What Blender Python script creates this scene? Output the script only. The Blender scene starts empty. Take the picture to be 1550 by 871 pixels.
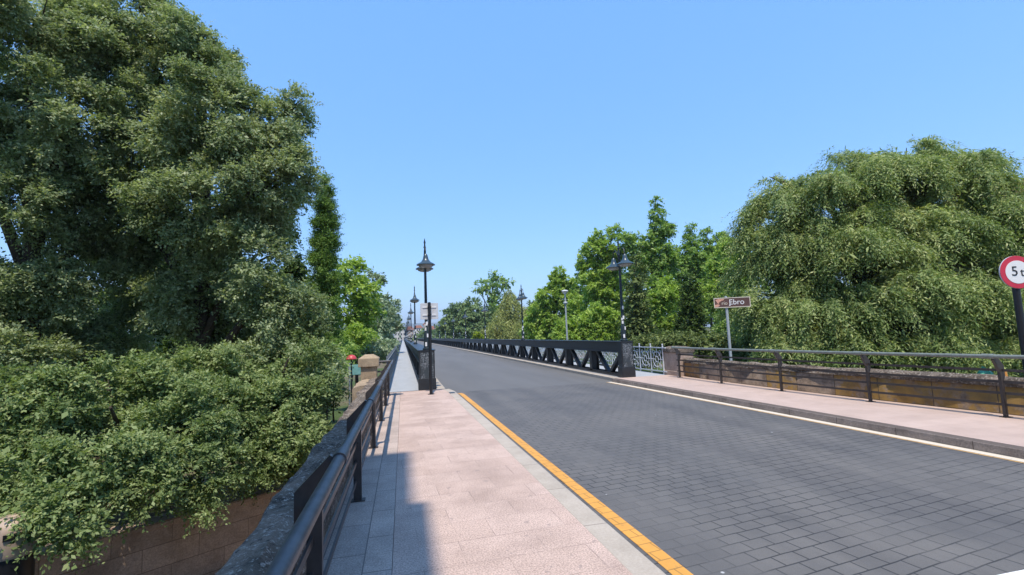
import bpy, math, random
import numpy as np
from mathutils import Matrix, Vector

# ------------------------------------------------------------------ camera, world, sun
SC = bpy.context.scene
COL = SC.collection
F_PX, EYE = 720.0, 1.65            # focal length in photo pixels (1550 wide), eye height

def cam_axes(roll=0.9, vp=(610, 512)):
    d = np.array([(vp[0]-775)/F_PX, -(vp[1]-435.5)/F_PX, -1.0]); d /= np.linalg.norm(d)
    r = math.radians(roll); u = np.array([-math.sin(r), math.cos(r), 0.0])
    u -= d*u.dot(d); u /= np.linalg.norm(u)
    return np.stack([np.cross(d, u), d, u])
RC = cam_axes()
cam = bpy.data.objects.new('camera', bpy.data.cameras.new('camera'))
COL.objects.link(cam)
M4 = Matrix([list(RC[i])+[0] for i in range(3)]+[[0, 0, 0, 1]])
cam.matrix_world = Matrix.Translation((0, 0, EYE)) @ M4
cam.data.sensor_width = 36.0
cam.data.lens = 36.0*F_PX/1550.0
cam.data.clip_start, cam.data.clip_end = 0.05, 20000
SC.camera = cam

SUN_DX, SUN_DY = 0.06, 0.40          # shadow offset per metre of height
sun_vec = Vector((-SUN_DX, -SUN_DY, 1.0)).normalized()
SUN_EL = math.asin(sun_vec.z)
w = bpy.data.worlds.new('World'); SC.world = w; w.use_nodes = True
nt = w.node_tree
sky = nt.nodes.new('ShaderNodeTexSky'); sky.sky_type = 'NISHITA'
sky.sun_disc = False; sky.sun_elevation = SUN_EL; sky.sun_rotation = math.pi+math.atan2(SUN_DX, SUN_DY)
sky.altitude = 400; sky.air_density = 1.0; sky.dust_density = 0.3; sky.ozone_density = 2.0
hs = nt.nodes.new('ShaderNodeHueSaturation'); hs.inputs['Saturation'].default_value = 1.1; hs.inputs['Value'].default_value = 1.0
nt.links.new(sky.outputs[0], hs.inputs['Color'])
air = nt.nodes.new('ShaderNodeMix'); air.data_type = 'RGBA'; air.inputs[0].default_value = 0.66
nt.links.new(hs.outputs[0], air.inputs[6]); air.inputs[7].default_value = (0.40, 1.18, 2.65, 1)
nt.links.new(air.outputs[2], nt.nodes['Background'].inputs[0])
nt.nodes['Background'].inputs[1].default_value = 0.15
sun = bpy.data.objects.new('sun', bpy.data.lights.new('sun', 'SUN')); COL.objects.link(sun)
sun.data.energy = 2.1; sun.data.angle = math.radians(0.45); sun.data.color = (1.0, 0.91, 0.78)
sun.rotation_euler = sun_vec.to_track_quat('Z', 'Y').to_euler()
SC.view_settings.view_transform = 'Standard'; SC.view_settings.look = 'None'
SC.view_settings.exposure = 1.38; SC.view_settings.gamma = 1.0
SC.view_settings.use_curve_mapping = False
SC.cycles.max_bounces = 10; SC.cycles.diffuse_bounces = 5; SC.cycles.glossy_bounces = 2
SC.cycles.transmission_bounces = 4; SC.cycles.transparent_max_bounces = 8
SC.cycles.caustics_reflective = False; SC.cycles.caustics_refractive = False
SC.cycles.use_denoising = True

rng = np.random.default_rng(7)
CAM = np.array([0, 0, EYE])

def ray(px, py):
    return RC @ np.array([(px-775)/F_PX, -(py-435.5)/F_PX, -1.0])
def P(px, py, D):                    # point at depth D metres
    return CAM + ray(px, py)*D
def at_z(px, py, z):
    v = ray(px, py); return CAM + v*((z-EYE)/v[2])

# ------------------------------------------------------------------ helpers
def tag(o, label=None, cat=None, group=None, kind=None):
    if label: o['label'] = label
    if cat: o['category'] = cat
    if group: o['group'] = group
    if kind: o['kind'] = kind
    return o

def thing(name, loc, label, cat, group=None, rz=0.0):
    o = bpy.data.objects.new(name, None); COL.objects.link(o)
    o.location = loc; o.rotation_euler = (0, 0, rz); o.empty_display_size = 0.2
    return tag(o, label, cat, group)

def link(name, me, parent=None, kind=None):
    o = bpy.data.objects.new(name, me); COL.objects.link(o)
    if parent: o.parent = parent
    if kind: o['kind'] = kind
    return o

def copy_tree(o, parent=None):
    c = o.copy(); COL.objects.link(c)
    if parent: c.parent = parent
    for ch in list(o.children): copy_tree(ch, c)
    return c

class MB:
    def __init__(s): s.v = []; s.f = []
    def add(s, vs, fs):
        b = len(s.v); s.v += [tuple(map(float, p)) for p in vs]; s.f += [tuple(i+b for i in f) for f in fs]
        return s
    def box(s, x0, x1, y0, y1, z0, z1):
        return s.add([(x0,y0,z0),(x1,y0,z0),(x1,y1,z0),(x0,y1,z0),(x0,y0,z1),(x1,y0,z1),(x1,y1,z1),(x0,y1,z1)],
                     [(3,2,1,0),(4,5,6,7),(0,1,5,4),(1,2,6,5),(2,3,7,6),(3,0,4,7)])
    def taper(s, b, t, z0, z1):      # b,t = (x0,x1,y0,y1)
        return s.add([(b[0],b[2],z0),(b[1],b[2],z0),(b[1],b[3],z0),(b[0],b[3],z0),(t[0],t[2],z1),(t[1],t[2],z1),(t[1],t[3],z1),(t[0],t[3],z1)],
                     [(3,2,1,0),(4,5,6,7),(0,1,5,4),(1,2,6,5),(2,3,7,6),(3,0,4,7)])
    def prism(s, poly, z0, z1):
        n = len(poly)
        vs = [(x,y,z0) for x,y in poly]+[(x,y,z1) for x,y in poly]
        fs = [tuple(range(n-1,-1,-1)), tuple(range(n,2*n))]+[(i,(i+1)%n,n+(i+1)%n,n+i) for i in range(n)]
        return s.add(vs, fs)
    def beam(s, p, q, wd, ht, up=(0,0,1)):
        p = np.array(p,float); q = np.array(q,float); d = q-p; d /= np.linalg.norm(d)
        a = np.cross(d, up); a /= np.linalg.norm(a); b = np.cross(a, d)
        vs = []
        for e in (p, q):
            for sa, sb in ((-1,-1),(1,-1),(1,1),(-1,1)): vs.append(e+a*sa*wd/2+b*sb*ht/2)
        return s.add(vs, [(3,2,1,0),(4,5,6,7),(0,1,5,4),(1,2,6,5),(2,3,7,6),(3,0,4,7)])
    def tube(s, pts, r, n=8, cap=True):
        pts = np.array(pts, float); m = len(pts)
        rs = np.full(m, r) if np.isscalar(r) else np.array(r, float)
        T = np.gradient(pts, axis=0); T /= np.linalg.norm(T, axis=1)[:,None]
        up = np.array([0,0,1.0]) if abs(T[0][2]) < .9 else np.array([1.0,0,0])
        vs = []
        for i in range(m):
            a = np.cross(T[i], up); a /= np.linalg.norm(a); b = np.cross(a, T[i]); up = b
            for k in range(n):
                t = 2*math.pi*k/n; vs.append(pts[i]+rs[i]*(a*math.cos(t)+b*math.sin(t)))
        fs = [(i*n+k, i*n+(k+1)%n, (i+1)*n+(k+1)%n, (i+1)*n+k) for i in range(m-1) for k in range(n)]
        if cap: fs += [tuple(range(n-1,-1,-1)), tuple((m-1)*n+k for k in range(n))]
        return s.add(vs, fs)
    def lathe(s, prof, o=(0,0,0), n=16):
        vs = [(o[0]+r*math.cos(2*math.pi*k/n), o[1]+r*math.sin(2*math.pi*k/n), o[2]+z) for r,z in prof for k in range(n)]
        m = len(prof)
        fs = [(i*n+k, i*n+(k+1)%n, (i+1)*n+(k+1)%n, (i+1)*n+k) for i in range(m-1) for k in range(n)]
        fs += [tuple(range(n-1,-1,-1)), tuple((m-1)*n+k for k in range(n))]
        return s.add(vs, fs)
    def sheet(s, poly, z):
        return s.add([(x,y,z) for x,y in poly], [tuple(range(len(poly)))])
    def mesh(s, name, mat, smooth=False):
        me = bpy.data.meshes.new(name); me.from_pydata(s.v, [], s.f); me.materials.append(mat)
        if smooth: me.shade_smooth()
        me.update(); return me
    def build(s, name, mat, parent=None, kind=None, smooth=False, bevel=0.0):
        o = link(name, s.mesh(name, mat, smooth), parent, kind)
        if bevel:
            b = o.modifiers.new('bevel', 'BEVEL'); b.width = bevel; b.segments = 2; b.limit_method = 'ANGLE'
        if smooth:
            try:
                o.data.set_sharp_from_angle(angle=math.radians(40))
            except Exception: pass
        return o

def grid_mesh(name, xs, ys, zf, mat, smooth=True):
    X, Y = np.meshgrid(xs, ys); Z = zf(X, Y); nx, ny = len(xs), len(ys)
    v = np.stack([X, Y, Z], -1).reshape(-1, 3)
    i = np.arange(nx*ny).reshape(ny, nx)
    f = np.stack([i[:-1,:-1], i[:-1,1:], i[1:,1:], i[1:,:-1]], -1).reshape(-1, 4)
    return quad_mesh(name, v, f, mat, smooth)

def quad_mesh(name, v, f, mat, smooth=False, attr=None):
    me = bpy.data.meshes.new(name)
    nv, nf = len(v), len(f)
    me.vertices.add(nv); me.vertices.foreach_set('co', np.ascontiguousarray(v, np.float32).ravel())
    me.loops.add(nf*4); me.loops.foreach_set('vertex_index', np.ascontiguousarray(f, np.int32).ravel())
    me.polygons.add(nf); me.polygons.foreach_set('loop_start', np.arange(0, nf*4, 4, dtype=np.int32))
    if attr is not None:
        a = me.attributes.new('v', 'FLOAT', 'FACE'); a.data.foreach_set('value', np.ascontiguousarray(attr, np.float32))
    me.update(calc_edges=True); me.materials.append(mat)
    if smooth: me.shade_smooth()
    return me

# ------------------------------------------------------------------ materials
class N:
    def __init__(s, name):
        s.m = bpy.data.materials.new(name); s.m.use_nodes = True
        s.t = s.m.node_tree; s.b = s.t.nodes['Principled BSDF']
    def n(s, typ, **kw):
        x = s.t.nodes.new(typ)
        for k, v in kw.items():
            if k in x.inputs: x.inputs[k].default_value = v
            else: setattr(x, k, v)
        return x
    def l(s, a, b): s.t.links.new(a, b)
    def coord(s, scale=None, rot=0.0, loc=(0,0,0)):
        c = s.n('ShaderNodeTexCoord'); mp = s.n('ShaderNodeMapping')
        s.l(c.outputs['Object'], mp.inputs[0])
        if scale: mp.inputs['Scale'].default_value = scale
        mp.inputs['Rotation'].default_value = (0, 0, rot); mp.inputs['Location'].default_value = loc
        return mp.outputs[0]
    def noise(s, co, scale, detail=4, rough=.6):
        x = s.n('ShaderNodeTexNoise'); x.inputs['Scale'].default_value = scale
        x.inputs['Detail'].default_value = detail; x.inputs['Roughness'].default_value = rough
        s.l(co, x.inputs['Vector']); return x.outputs[0]
    def ramp(s, fac, stops):
        x = s.n('ShaderNodeValToRGB'); e = x.color_ramp.elements
        while len(e) < len(stops): e.new(0.5)
        for k, (p, c) in enumerate(stops):
            e[k].position = p; e[k].color = (*c, 1) if len(c) == 3 else c
        s.l(fac, x.inputs[0]); return x.outputs[0]
    def mix(s, fac, a, b, blend='MIX'):
        x = s.n('ShaderNodeMix'); x.data_type = 'RGBA'; x.blend_type = blend
        for sock, val in ((x.inputs[0], fac), (x.inputs[6], a), (x.inputs[7], b)):
            if hasattr(val, 'links'): s.l(val, sock)
            elif isinstance(val, (int, float)): sock.default_value = val
            else: sock.default_value = (*val, 1)
        return x.outputs[2]
    def math(s, op, a, b=0.0):
        x = s.n('ShaderNodeMath'); x.operation = op
        for i, v in enumerate((a, b)):
            if hasattr(v, 'links'): s.l(v, x.inputs[i])
            else: x.inputs[i].default_value = v
        return x.outputs[0]
    def bump(s, h, strength=.3, dist=.01):
        x = s.n('ShaderNodeBump'); x.inputs['Strength'].default_value = strength; x.inputs['Distance'].default_value = dist
        s.l(h, x.inputs['Height']); s.l(x.outputs[0], s.b.inputs['Normal'])
    def out(s, col, rough=.8, spec=.3, metal=0.0):
        if hasattr(col, 'links'): s.l(col, s.b.inputs['Base Color'])
        else: s.b.inputs['Base Color'].default_value = (*col, 1)
        if hasattr(rough, 'links'): s.l(rough, s.b.inputs['Roughness'])
        else: s.b.inputs['Roughness'].default_value = rough
        s.b.inputs['Specular IOR Level'].default_value = spec; s.b.inputs['Metallic'].default_value = metal
        return s.m

def mat_plain(name, c, rough=.6, spec=.4, var=.15, scale=6.0, metal=0.0):
    n = N(name); co = n.coord(); f = n.noise(co, scale, 5)
    c = np.array(c); col = n.ramp(f, [(.3, tuple(c*(1-var))), (.7, tuple(np.minimum(c*(1+var), .95)))])
    return n.out(col, rough, spec, metal)

def mat_leaf(name, dark, mid, light, trans=.3, rough=.5, spec=.35):
    n = N(name); a = n.n('ShaderNodeAttribute'); a.attribute_name = 'v'
    col = n.ramp(a.outputs['Fac'], [(0.0, dark), (.5, mid), (1.0, light)])
    n.out(col, rough, spec)
    tr = n.n('ShaderNodeBsdfTranslucent')
    n.l(n.mix(1.0, col, (1.0, 1.05, .55), 'MULTIPLY'), tr.inputs[0])
    mx = n.n('ShaderNodeMixShader'); mx.inputs[0].default_value = trans
    n.l(n.b.outputs[0], mx.inputs[1]); n.l(tr.outputs[0], mx.inputs[2])
    n.l(mx.outputs[0], n.t.nodes['Material Output'].inputs[0])
    return n.m

def mat_slabs():
    n = N('pink_granite_slabs'); co = n.coord(rot=math.radians(-3))
    br = n.n('ShaderNodeTexBrick'); n.l(co, br.inputs['Vector'])
    br.inputs['Scale'].default_value = 1.0; br.inputs['Brick Width'].default_value = .62; br.inputs['Row Height'].default_value = .40
    br.inputs['Mortar Size'].default_value = .0035; br.inputs['Mortar Smooth'].default_value = .3
    br.inputs['Color1'].default_value = (.0, .0, .0, 1); br.inputs['Color2'].default_value = (1, 1, 1, 1); br.inputs['Mortar'].default_value = (.5, .5, .5, 1)
    tone = n.ramp(br.outputs['Color'], [(0, (.470, .355, .296)), (.5, (.495, .375, .315)), (1, (.52, .398, .337))])
    speck = n.noise(co, 75, 3, .8)
    col = n.mix(.75, tone, n.ramp(speck, [(.36, (.42, .39, .39)), (.5, (1.0, 1.0, 1.0)), (.62, (1.42, 1.36, 1.32))]), 'MULTIPLY')
    dirt = n.noise(co, 1.3, 6, .65)
    col = n.mix(.6, col, n.ramp(dirt, [(.33, (.62, .60, .59)), (.58, (1.03, 1.02, 1.02))]), 'MULTIPLY')
    spots = n.noise(co, 9, 2, .5)
    col = n.mix(n.ramp(spots, [(.67, (0,0,0)), (.71, (.5,.5,.5))]), col, (.22, .18, .17))
    wear = n.ramp(n.noise(co, 2.2, 3), [(.42, (.25,.25,.25)), (.6, (1,1,1))])
    col = n.mix(n.math('MULTIPLY', br.outputs['Fac'], n.math('MULTIPLY', wear, .75)), col, (.16, .12, .11))
    n.bump(n.math('ADD', n.math('MULTIPLY', speck, .3), n.math('MULTIPLY', br.outputs['Fac'], -1.0)), .35, .004)
    return n.out(col, .8, .25)

def mat_border():
    n = N('greyer_granite_border'); co = n.coord(); sp = n.n('ShaderNodeSeparateXYZ'); n.l(co, sp.inputs[0])
    cb = n.n('ShaderNodeCombineXYZ'); n.l(sp.outputs[1], cb.inputs[0]); n.l(sp.outputs[0], cb.inputs[1])
    br = n.n('ShaderNodeTexBrick'); n.l(cb.outputs[0], br.inputs['Vector']); br.inputs['Scale'].default_value = 1
    br.inputs['Brick Width'].default_value = .62; br.inputs['Row Height'].default_value = .31; br.inputs['Mortar Size'].default_value = .005
    br.inputs['Color1'].default_value = (0,0,0,1); br.inputs['Color2'].default_value = (1,1,1,1)
    col = n.ramp(br.outputs['Color'], [(0, (.42, .345, .30)), (1, (.50, .40, .34))])
    s_ = n.noise(co, 75, 3, .8); d = n.noise(co, 2.0, 6, .7)
    col = n.mix(.75, col, n.ramp(s_, [(.36, (.5,.49,.49)), (.5, (1,1,1)), (.62, (1.35,1.32,1.3))]), 'MULTIPLY')
    col = n.mix(.7, col, n.ramp(d, [(.35, (.7,.69,.68)), (.6, (1.03,1.02,1.02))]), 'MULTIPLY')
    col = n.mix(n.math('MULTIPLY', br.outputs['Fac'], .8), col, (.13, .11, .10))
    return n.out(col, .8, .25)

def mat_pavers():
    n = N('dark_paving_blocks'); co = n.coord(rot=math.radians(-8))
    warp = n.n('ShaderNodeTexNoise'); warp.inputs['Scale'].default_value = 2.5; n.l(co, warp.inputs['Vector'])
    vm = n.n('ShaderNodeVectorMath'); vm.operation = 'MULTIPLY_ADD'
    n.l(warp.outputs['Color'], vm.inputs[0]); vm.inputs[1].default_value = (.03, .03, 0); n.l(co, vm.inputs[2])
    br = n.n('ShaderNodeTexBrick'); n.l(vm.outputs[0], br.inputs['Vector'])
    br.inputs['Scale'].default_value = 1.0; br.inputs['Brick Width'].default_value = .225; br.inputs['Row Height'].default_value = .145
    br.inputs['Mortar Size'].default_value = .0075; br.inputs['Mortar Smooth'].default_value = .35
    br.inputs['Color1'].default_value = (0, 0, 0, 1); br.inputs['Color2'].default_value = (1, 1, 1, 1); br.inputs['Mortar'].default_value = (.5,.5,.5,1)
    tone = n.ramp(br.outputs['Color'], [(0, (.114, .110, .107)), (1, (.127, .122, .118))])
    big = n.noise(co, .55, 5, .6)
    col = n.mix(.8, tone, n.ramp(big, [(.35, (.84, .85, .87)), (.65, (1.12, 1.10, 1.07))]), 'MULTIPLY')
    grit = n.noise(co, 120, 3, .7)
    col = n.mix(.5, col, n.ramp(grit, [(.3, (.75,.75,.75)), (.7, (1.2,1.2,1.2))]), 'MULTIPLY')
    worn = n.ramp(n.noise(co, .9, 3, .55), [(.38, (.25,.25,.25)), (.55, (1,1,1))])
    col = n.mix(n.math('MULTIPLY', br.outputs['Fac'], n.math('MULTIPLY', worn, .85)), col, (.026, .027, .030))
    lane = n.noise(n.coord(scale=(1.3, .10, 1)), 1.0, 4, .6)
    col = n.mix(.8, col, n.ramp(lane, [(.36, (.84,.84,.86)), (.62, (1.16,1.15,1.13))]), 'MULTIPLY')
    stain = n.noise(co, 1.9, 4, .6)
    col = n.mix(n.ramp(stain, [(.66, (0,0,0)), (.74, (.4,.4,.4))]), col, (.055, .054, .055))
    vo = n.n('ShaderNodeTexVoronoi'); vo.inputs['Scale'].default_value = 1.7; n.l(co, vo.inputs['Vector'])
    col = n.mix(n.ramp(vo.outputs['Distance'], [(.020, (.75,.75,.75)), (.030, (0,0,0))]), col, (.55, .55, .55))
    n.bump(n.math('ADD', n.math('MULTIPLY', grit, .15), n.math('MULTIPLY', br.outputs['Fac'], -1.0)), .4, .006)
    return n.out(col, .72, .3)

def mat_asphalt():
    n = N('worn_asphalt'); co = n.coord()
    big = n.noise(n.coord(scale=(1, .15, 1)), .8, 5); grit = n.noise(co, 90, 3, .7)
    col = n.ramp(big, [(.3, (.116, .113, .110)), (.7, (.146, .142, .138))])
    col = n.mix(.5, col, n.ramp(grit, [(.3, (.75,.75,.75)), (.7, (1.2,1.2,1.2))]), 'MULTIPLY')
    n.bump(grit, .2, .004)
    return n.out(col, .75, .3)

def mat_stone(name, base, dark, accent, scale=1.0, blocks=None, amt=.5, bump=.6, contrast=0):
    n = N(name); co = n.coord()
    f = n.noise(co, 2.2*scale, 8, .7); g = n.noise(co, 34*scale, 5, .75); h = n.noise(co, .9*scale, 4, .6)
    col = n.ramp(f, [(.32, dark), (.55, base), (.75, tuple(np.array(base)*1.25))])
    col = n.mix(n.ramp(h, [(.52, (0,0,0)), (.62, (amt,)*3)]), col, accent)
    col = n.mix(.65, col, n.ramp(g, [(.32, (.45,.45,.45)), (.5, (1,1,1)), (.68, (1.4,1.38,1.35))]), 'MULTIPLY')
    if contrast:
        sp_ = n.noise(co, 26, 6, .8)
        col = n.mix(n.ramp(sp_, [(.54, (0,0,0)), (.60, (.85,.85,.85))]), col, (.46, .41, .35))
        col = n.mix(n.ramp(n.noise(co, 17, 5, .8), [(.36, (.9,.9,.9)), (.44, (0,0,0))]), col, (.022, .02, .02))
    hgt = n.math('ADD', n.math('MULTIPLY', f, .8), n.math('MULTIPLY', g, .35))
    if blocks:
        c2 = n.n('ShaderNodeTexCoord'); sp = n.n('ShaderNodeSeparateXYZ'); n.l(c2.outputs['Object'], sp.inputs[0])
        cb = n.n('ShaderNodeCombineXYZ')
        n.l(n.math('ADD', sp.outputs[0], sp.outputs[1]) if blocks[2] == 'xy' else sp.outputs[blocks[2]], cb.inputs[0]); n.l(sp.outputs[2], cb.inputs[1])
        br = n.n('ShaderNodeTexBrick'); n.l(cb.outputs[0], br.inputs['Vector']); br.inputs['Scale'].default_value = 1
        br.inputs['Brick Width'].default_value = blocks[0]; br.inputs['Row Height'].default_value = blocks[1]
        br.inputs['Mortar Size'].default_value = .008; br.inputs['Mortar Smooth'].default_value = .4
        br.inputs['Color1'].default_value = (0,0,0,1); br.inputs['Color2'].default_value = (1,1,1,1)
        if len(blocks) > 3:
            col = n.mix(n.math('MULTIPLY', n.ramp(br.outputs['Color'], [(.50, (0,0,0)), (.56, (.95,.95,.95))]), n.ramp(n.noise(co, 3.2, 5, .7), [(.40, (0,0,0)), (.50, (1,1,1))])), col, n.mix(n.noise(co, 5, 4), blocks[3], dark))
        else:
            col = n.mix(.5, col, n.ramp(br.outputs['Color'], [(0, (.75,.75,.75)), (1, (1.15,1.15,1.15))]), 'MULTIPLY')
        col = n.mix(n.math('MULTIPLY', br.outputs['Fac'], .8), col, tuple(np.array(dark)*.5))
        hgt = n.math('SUBTRACT', hgt, br.outputs['Fac'])
    n.bump(hgt, bump, .02)
    return n.out(col, .9, .15)

def mat_ground():
    n = N('ground_soil_and_grass'); co = n.coord()
    a = n.noise(co, .12, 6, .6); b = n.noise(co, 3.0, 6, .7)
    col = n.ramp(a, [(.40, (.16, .125, .085)), (.52, (.075, .105, .035)), (.7, (.055, .085, .028))])
    col = n.mix(.7, col, n.ramp(b, [(.3, (.6,.6,.6)), (.7, (1.3,1.3,1.3))]), 'MULTIPLY')
    n.bump(b, .6, .05)
    return n.out(col, .95, .1)

def mat_graffiti():
    n = N('dark_paint_with_scrawl'); co = n.coord()
    sc = n.noise(n.coord(scale=(22, 22, 14)), 1.0, 2, .5); msk = n.noise(n.coord(loc=(3, 1, 2)), 3.2, 2)
    ln = n.ramp(sc, [(.47, (0,0,0)), (.492, (1,1,1)), (.508, (1,1,1)), (.53, (0,0,0))])
    f = n.math('MULTIPLY', ln, n.ramp(msk, [(.42, (0,0,0)), (.5, (1,1,1))]))
    col = n.mix(n.math('MULTIPLY', f, .6), (.040, .050, .057), (.55, .57, .6))
    return n.out(col, .55, .4)

M = {}
M['slabs'] = mat_slabs(); M['border'] = mat_border(); M['pavers'] = mat_pavers(); M['asphalt'] = mat_asphalt(); M['ground'] = mat_ground()
def mat_kerb():
    n = N('pale_kerb_stone_worn'); co = n.coord(); sp = n.n('ShaderNodeSeparateXYZ'); n.l(co, sp.inputs[0])
    col = n.ramp(n.noise(co, 45, 4, .7), [(.3, (.385, .33, .275)), (.7, (.465, .41, .345))])
    col = n.mix(.7, col, n.ramp(n.noise(co, 1.6, 6, .7), [(.35, (.75,.74,.72)), (.6, (1.03,1.03,1.03))]), 'MULTIPLY')
    fr = n.math('FRACT', n.math('MULTIPLY', sp.outputs[1], 1.0)); 
    col = n.mix(n.math('MULTIPLY', n.math('LESS_THAN', fr, .010), .75), col, (.12, .10, .09))
    return n.out(col, .85, .2)
M['kerb'] = mat_kerb()
M['kerb_rough'] = mat_stone('pale_kerb_stone', (.44, .40, .35), (.39, .35, .31), (.41, .37, .32), .6, bump=.1, amt=.3)
M['kerb_brown'] = mat_stone('brown_kerb_stone', (.30, .25, .22), (.19, .155, .135), (.24, .2, .18), 1.5, blocks=(1.0, 5.0, 1), bump=.25, amt=.3)
M['yellow'] = None
def mat_paint(name, c, worn, joints=False):
    n = N(name); co = n.coord(); f = n.noise(co, 14, 6, .7)
    col = n.mix(n.ramp(f, [(.60, (0,0,0)), (.72, (.6,.6,.6))]), c, worn)
    if joints:
        br = n.n('ShaderNodeTexBrick'); n.l(n.coord(rot=math.radians(-8)), br.inputs['Vector']); br.inputs['Scale'].default_value = 1
        br.inputs['Brick Width'].default_value = .225; br.inputs['Row Height'].default_value = .145; br.inputs['Mortar Size'].default_value = .006
        col = n.mix(n.math('MULTIPLY', br.outputs['Fac'], .6), col, tuple(np.array(worn)*.5))
        col = n.mix(.6, col, n.ramp(n.noise(co, 3, 6, .7), [(.35, (.78,.78,.78)), (.65, (1.05,1.05,1.05))]), 'MULTIPLY')
    return n.out(col, .65, .3)
M['yellow'] = mat_paint('yellow_line_paint', (.66, .32, .065), (.34, .21, .08), True)
M['yellow_pale'] = mat_paint('faded_orange_line_paint', (.60, .36, .14), (.40, .30, .2), True)
M['white'] = mat_paint('white_line_paint', (.70, .69, .66), (.35, .35, .35))
M['cream'] = mat_paint('pale_gutter_concrete', (.62, .55, .45), (.45, .41, .35))
M['pinkwalk'] = mat_stone('smooth_pink_paving', (.56, .43, .385), (.47, .36, .32), (.52, .41, .36), 1.2, blocks=(.6, .4, 1), bump=.1, amt=.3)
def mat_flatwalk():
    n = N('pink_paving_right'); co = n.coord(rot=math.radians(4))
    br = n.n('ShaderNodeTexBrick'); n.l(co, br.inputs['Vector']); br.inputs['Scale'].default_value = 1
    br.inputs['Brick Width'].default_value = .62; br.inputs['Row Height'].default_value = .40; br.inputs['Mortar Size'].default_value = .003
    br.inputs['Color1'].default_value = (0,0,0,1); br.inputs['Color2'].default_value = (1,1,1,1)
    col = n.ramp(br.outputs['Color'], [(0, (.47, .355, .30)), (1, (.51, .39, .33))])
    d = n.noise(co, 1.6, 6, .65); g = n.noise(co, 90, 2, .7)
    col = n.mix(.6, col, n.ramp(d, [(.35, (.82,.81,.80)), (.65, (1.06,1.05,1.05))]), 'MULTIPLY')
    col = n.mix(.5, col, n.ramp(g, [(.36, (.75,.75,.75)), (.64, (1.15,1.15,1.15))]), 'MULTIPLY')
    col = n.mix(n.math('MULTIPLY', br.outputs['Fac'], .35), col, (.24, .18, .16))
    return n.out(col, .8, .25)
M['pinkwalk'] = mat_flatwalk()
def mat_deck():
    n = N('grey_blue_deck'); co = n.coord(); f = n.noise(n.coord(scale=(1, .3, 1)), 2.0, 6, .65); g = n.noise(co, 80, 2)
    col = n.ramp(f, [(.3, (.33, .35, .375)), (.7, (.39, .41, .435))])
    col = n.mix(.4, col, n.ramp(g, [(.35, (.85,.85,.85)), (.65, (1.12,1.12,1.12))]), 'MULTIPLY')
    return n.out(col, .75, .3)
M['deck'] = mat_deck()
M['iron'] = mat_plain('dark_slate_iron_paint', (.016, .019, .023), .42, .5, .2, 9)
M['black'] = mat_plain('black_post_paint', (.012, .012, .014), .4, .5, .2, 20)
M['railpaint'] = mat_plain('dark_brown_rail_paint', (.045, .038, .036), .38, .5, .25, 14)
M['tube'] = mat_plain('grey_worn_tube_paint', (.075, .070, .072), .45, .4, .3, 16)
M['rtube'] = mat_plain('grey_green_tube_paint', (.17, .19, .17), .5, .5, .2, 12)
M['silver'] = mat_plain('silver_grey_ironwork', (.58, .60, .63), .5, .5, .15, 9)
M['lampteal'] = mat_plain('dark_teal_lamp_paint', (.016, .026, .032), .4, .4, .2, 8)
M['shade'] = mat_plain('bluish_grey_lamp_shade', (.035, .058, .075), .3, .6, .15, 6)
M['glass'] = mat_plain('milky_lamp_bowl', (.34, .34, .33), .25, .5, .05, 4)
M['signback'] = mat_plain('bare_grey_sign_metal', (.56, .56, .57), .4, .5, .06, 6)
M['signrib'] = mat_plain('pale_aluminium_rib', (.72, .72, .72), .35, .6, .05, 6)
M['galv'] = mat_plain('galvanised_steel', (.36, .39, .40), .45, .6, .12, 14)
M['brownsign'] = mat_plain('brown_sign_face', (.11, .055, .045), .45, .5, .15, 3)
M['whitesign'] = mat_plain('white_sign_face', (.80, .79, .78), .4, .5, .03, 4)
M['creamsign'] = mat_plain('cream_sign_border', (.66, .58, .47), .45, .5, .06, 4)
M['redsign'] = mat_plain('red_sign_border', (.58, .03, .06), .4, .5, .06, 4)
M['blackink'] = mat_plain('black_lettering', (.02, .02, .022), .5, .4, .05, 4)
M['peel'] = mat_plain('faded_orange_peeled_film', (.62, .33, .24), .6, .3, .3, 25)
M['graf'] = mat_graffiti()
M['coping'] = mat_stone('lichen_dark_coping_stone', (.15, .118, .092), (.035, .029, .025), (.30, .225, .175), 2.2, amt=.55, bump=1.0, contrast=1)
M['sandstone'] = mat_stone('tan_sandstone', (.38, .29, .20), (.26, .20, .145), (.34, .26, .18), 1.5, amt=.4, bump=.4)
M['pinkstone'] = mat_stone('pinkish_pillar_stone', (.42, .32, .26), (.30, .225, .18), (.38, .29, .22), 1.2, amt=.3, bump=.3)
M['stainwall'] = mat_stone('stained_parapet_stone', (.30, .225, .165), (.085, .065, .052), (.40, .32, .25), 1.4, blocks=(.95, .80, 1, (.52, .31, .075)), amt=.55, bump=.6)
M['brownwall'] = mat_stone('brown_block_wall', (.45, .34, .265), (.31, .23, .175), (.50, .38, .30), 1.0, blocks=(1.3, .42, 'xy'), amt=.35, bump=.5)
M['bark'] = mat_plain('dark_bark', (.075, .058, .045), .9, .1, .4, 8)
M['bark_grey'] = mat_plain('grey_bark', (.17, .155, .135), .9, .1, .35, 8)
M['lf_elm'] = mat_leaf('elm_leaves', (.085, .130, .050), (.285, .355, .175), (.520, .570, .340), .42, .5, .25)
M['lf_elm2'] = mat_leaf('bushy_elm_leaves', (.068, .118, .036), (.235, .315, .118), (.465, .530, .250), .42, .5, .25)
M['lf_weep'] = mat_leaf('weeping_elm_leaves', (.060, .110, .035), (.255, .340, .110), (.550, .580, .235), .38, .45, .3)
M['lf_bright'] = mat_leaf('bright_green_leaves', (.15, .25, .030), (.34, .49, .085), (.54, .64, .17), .46, .5, .35)
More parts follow.
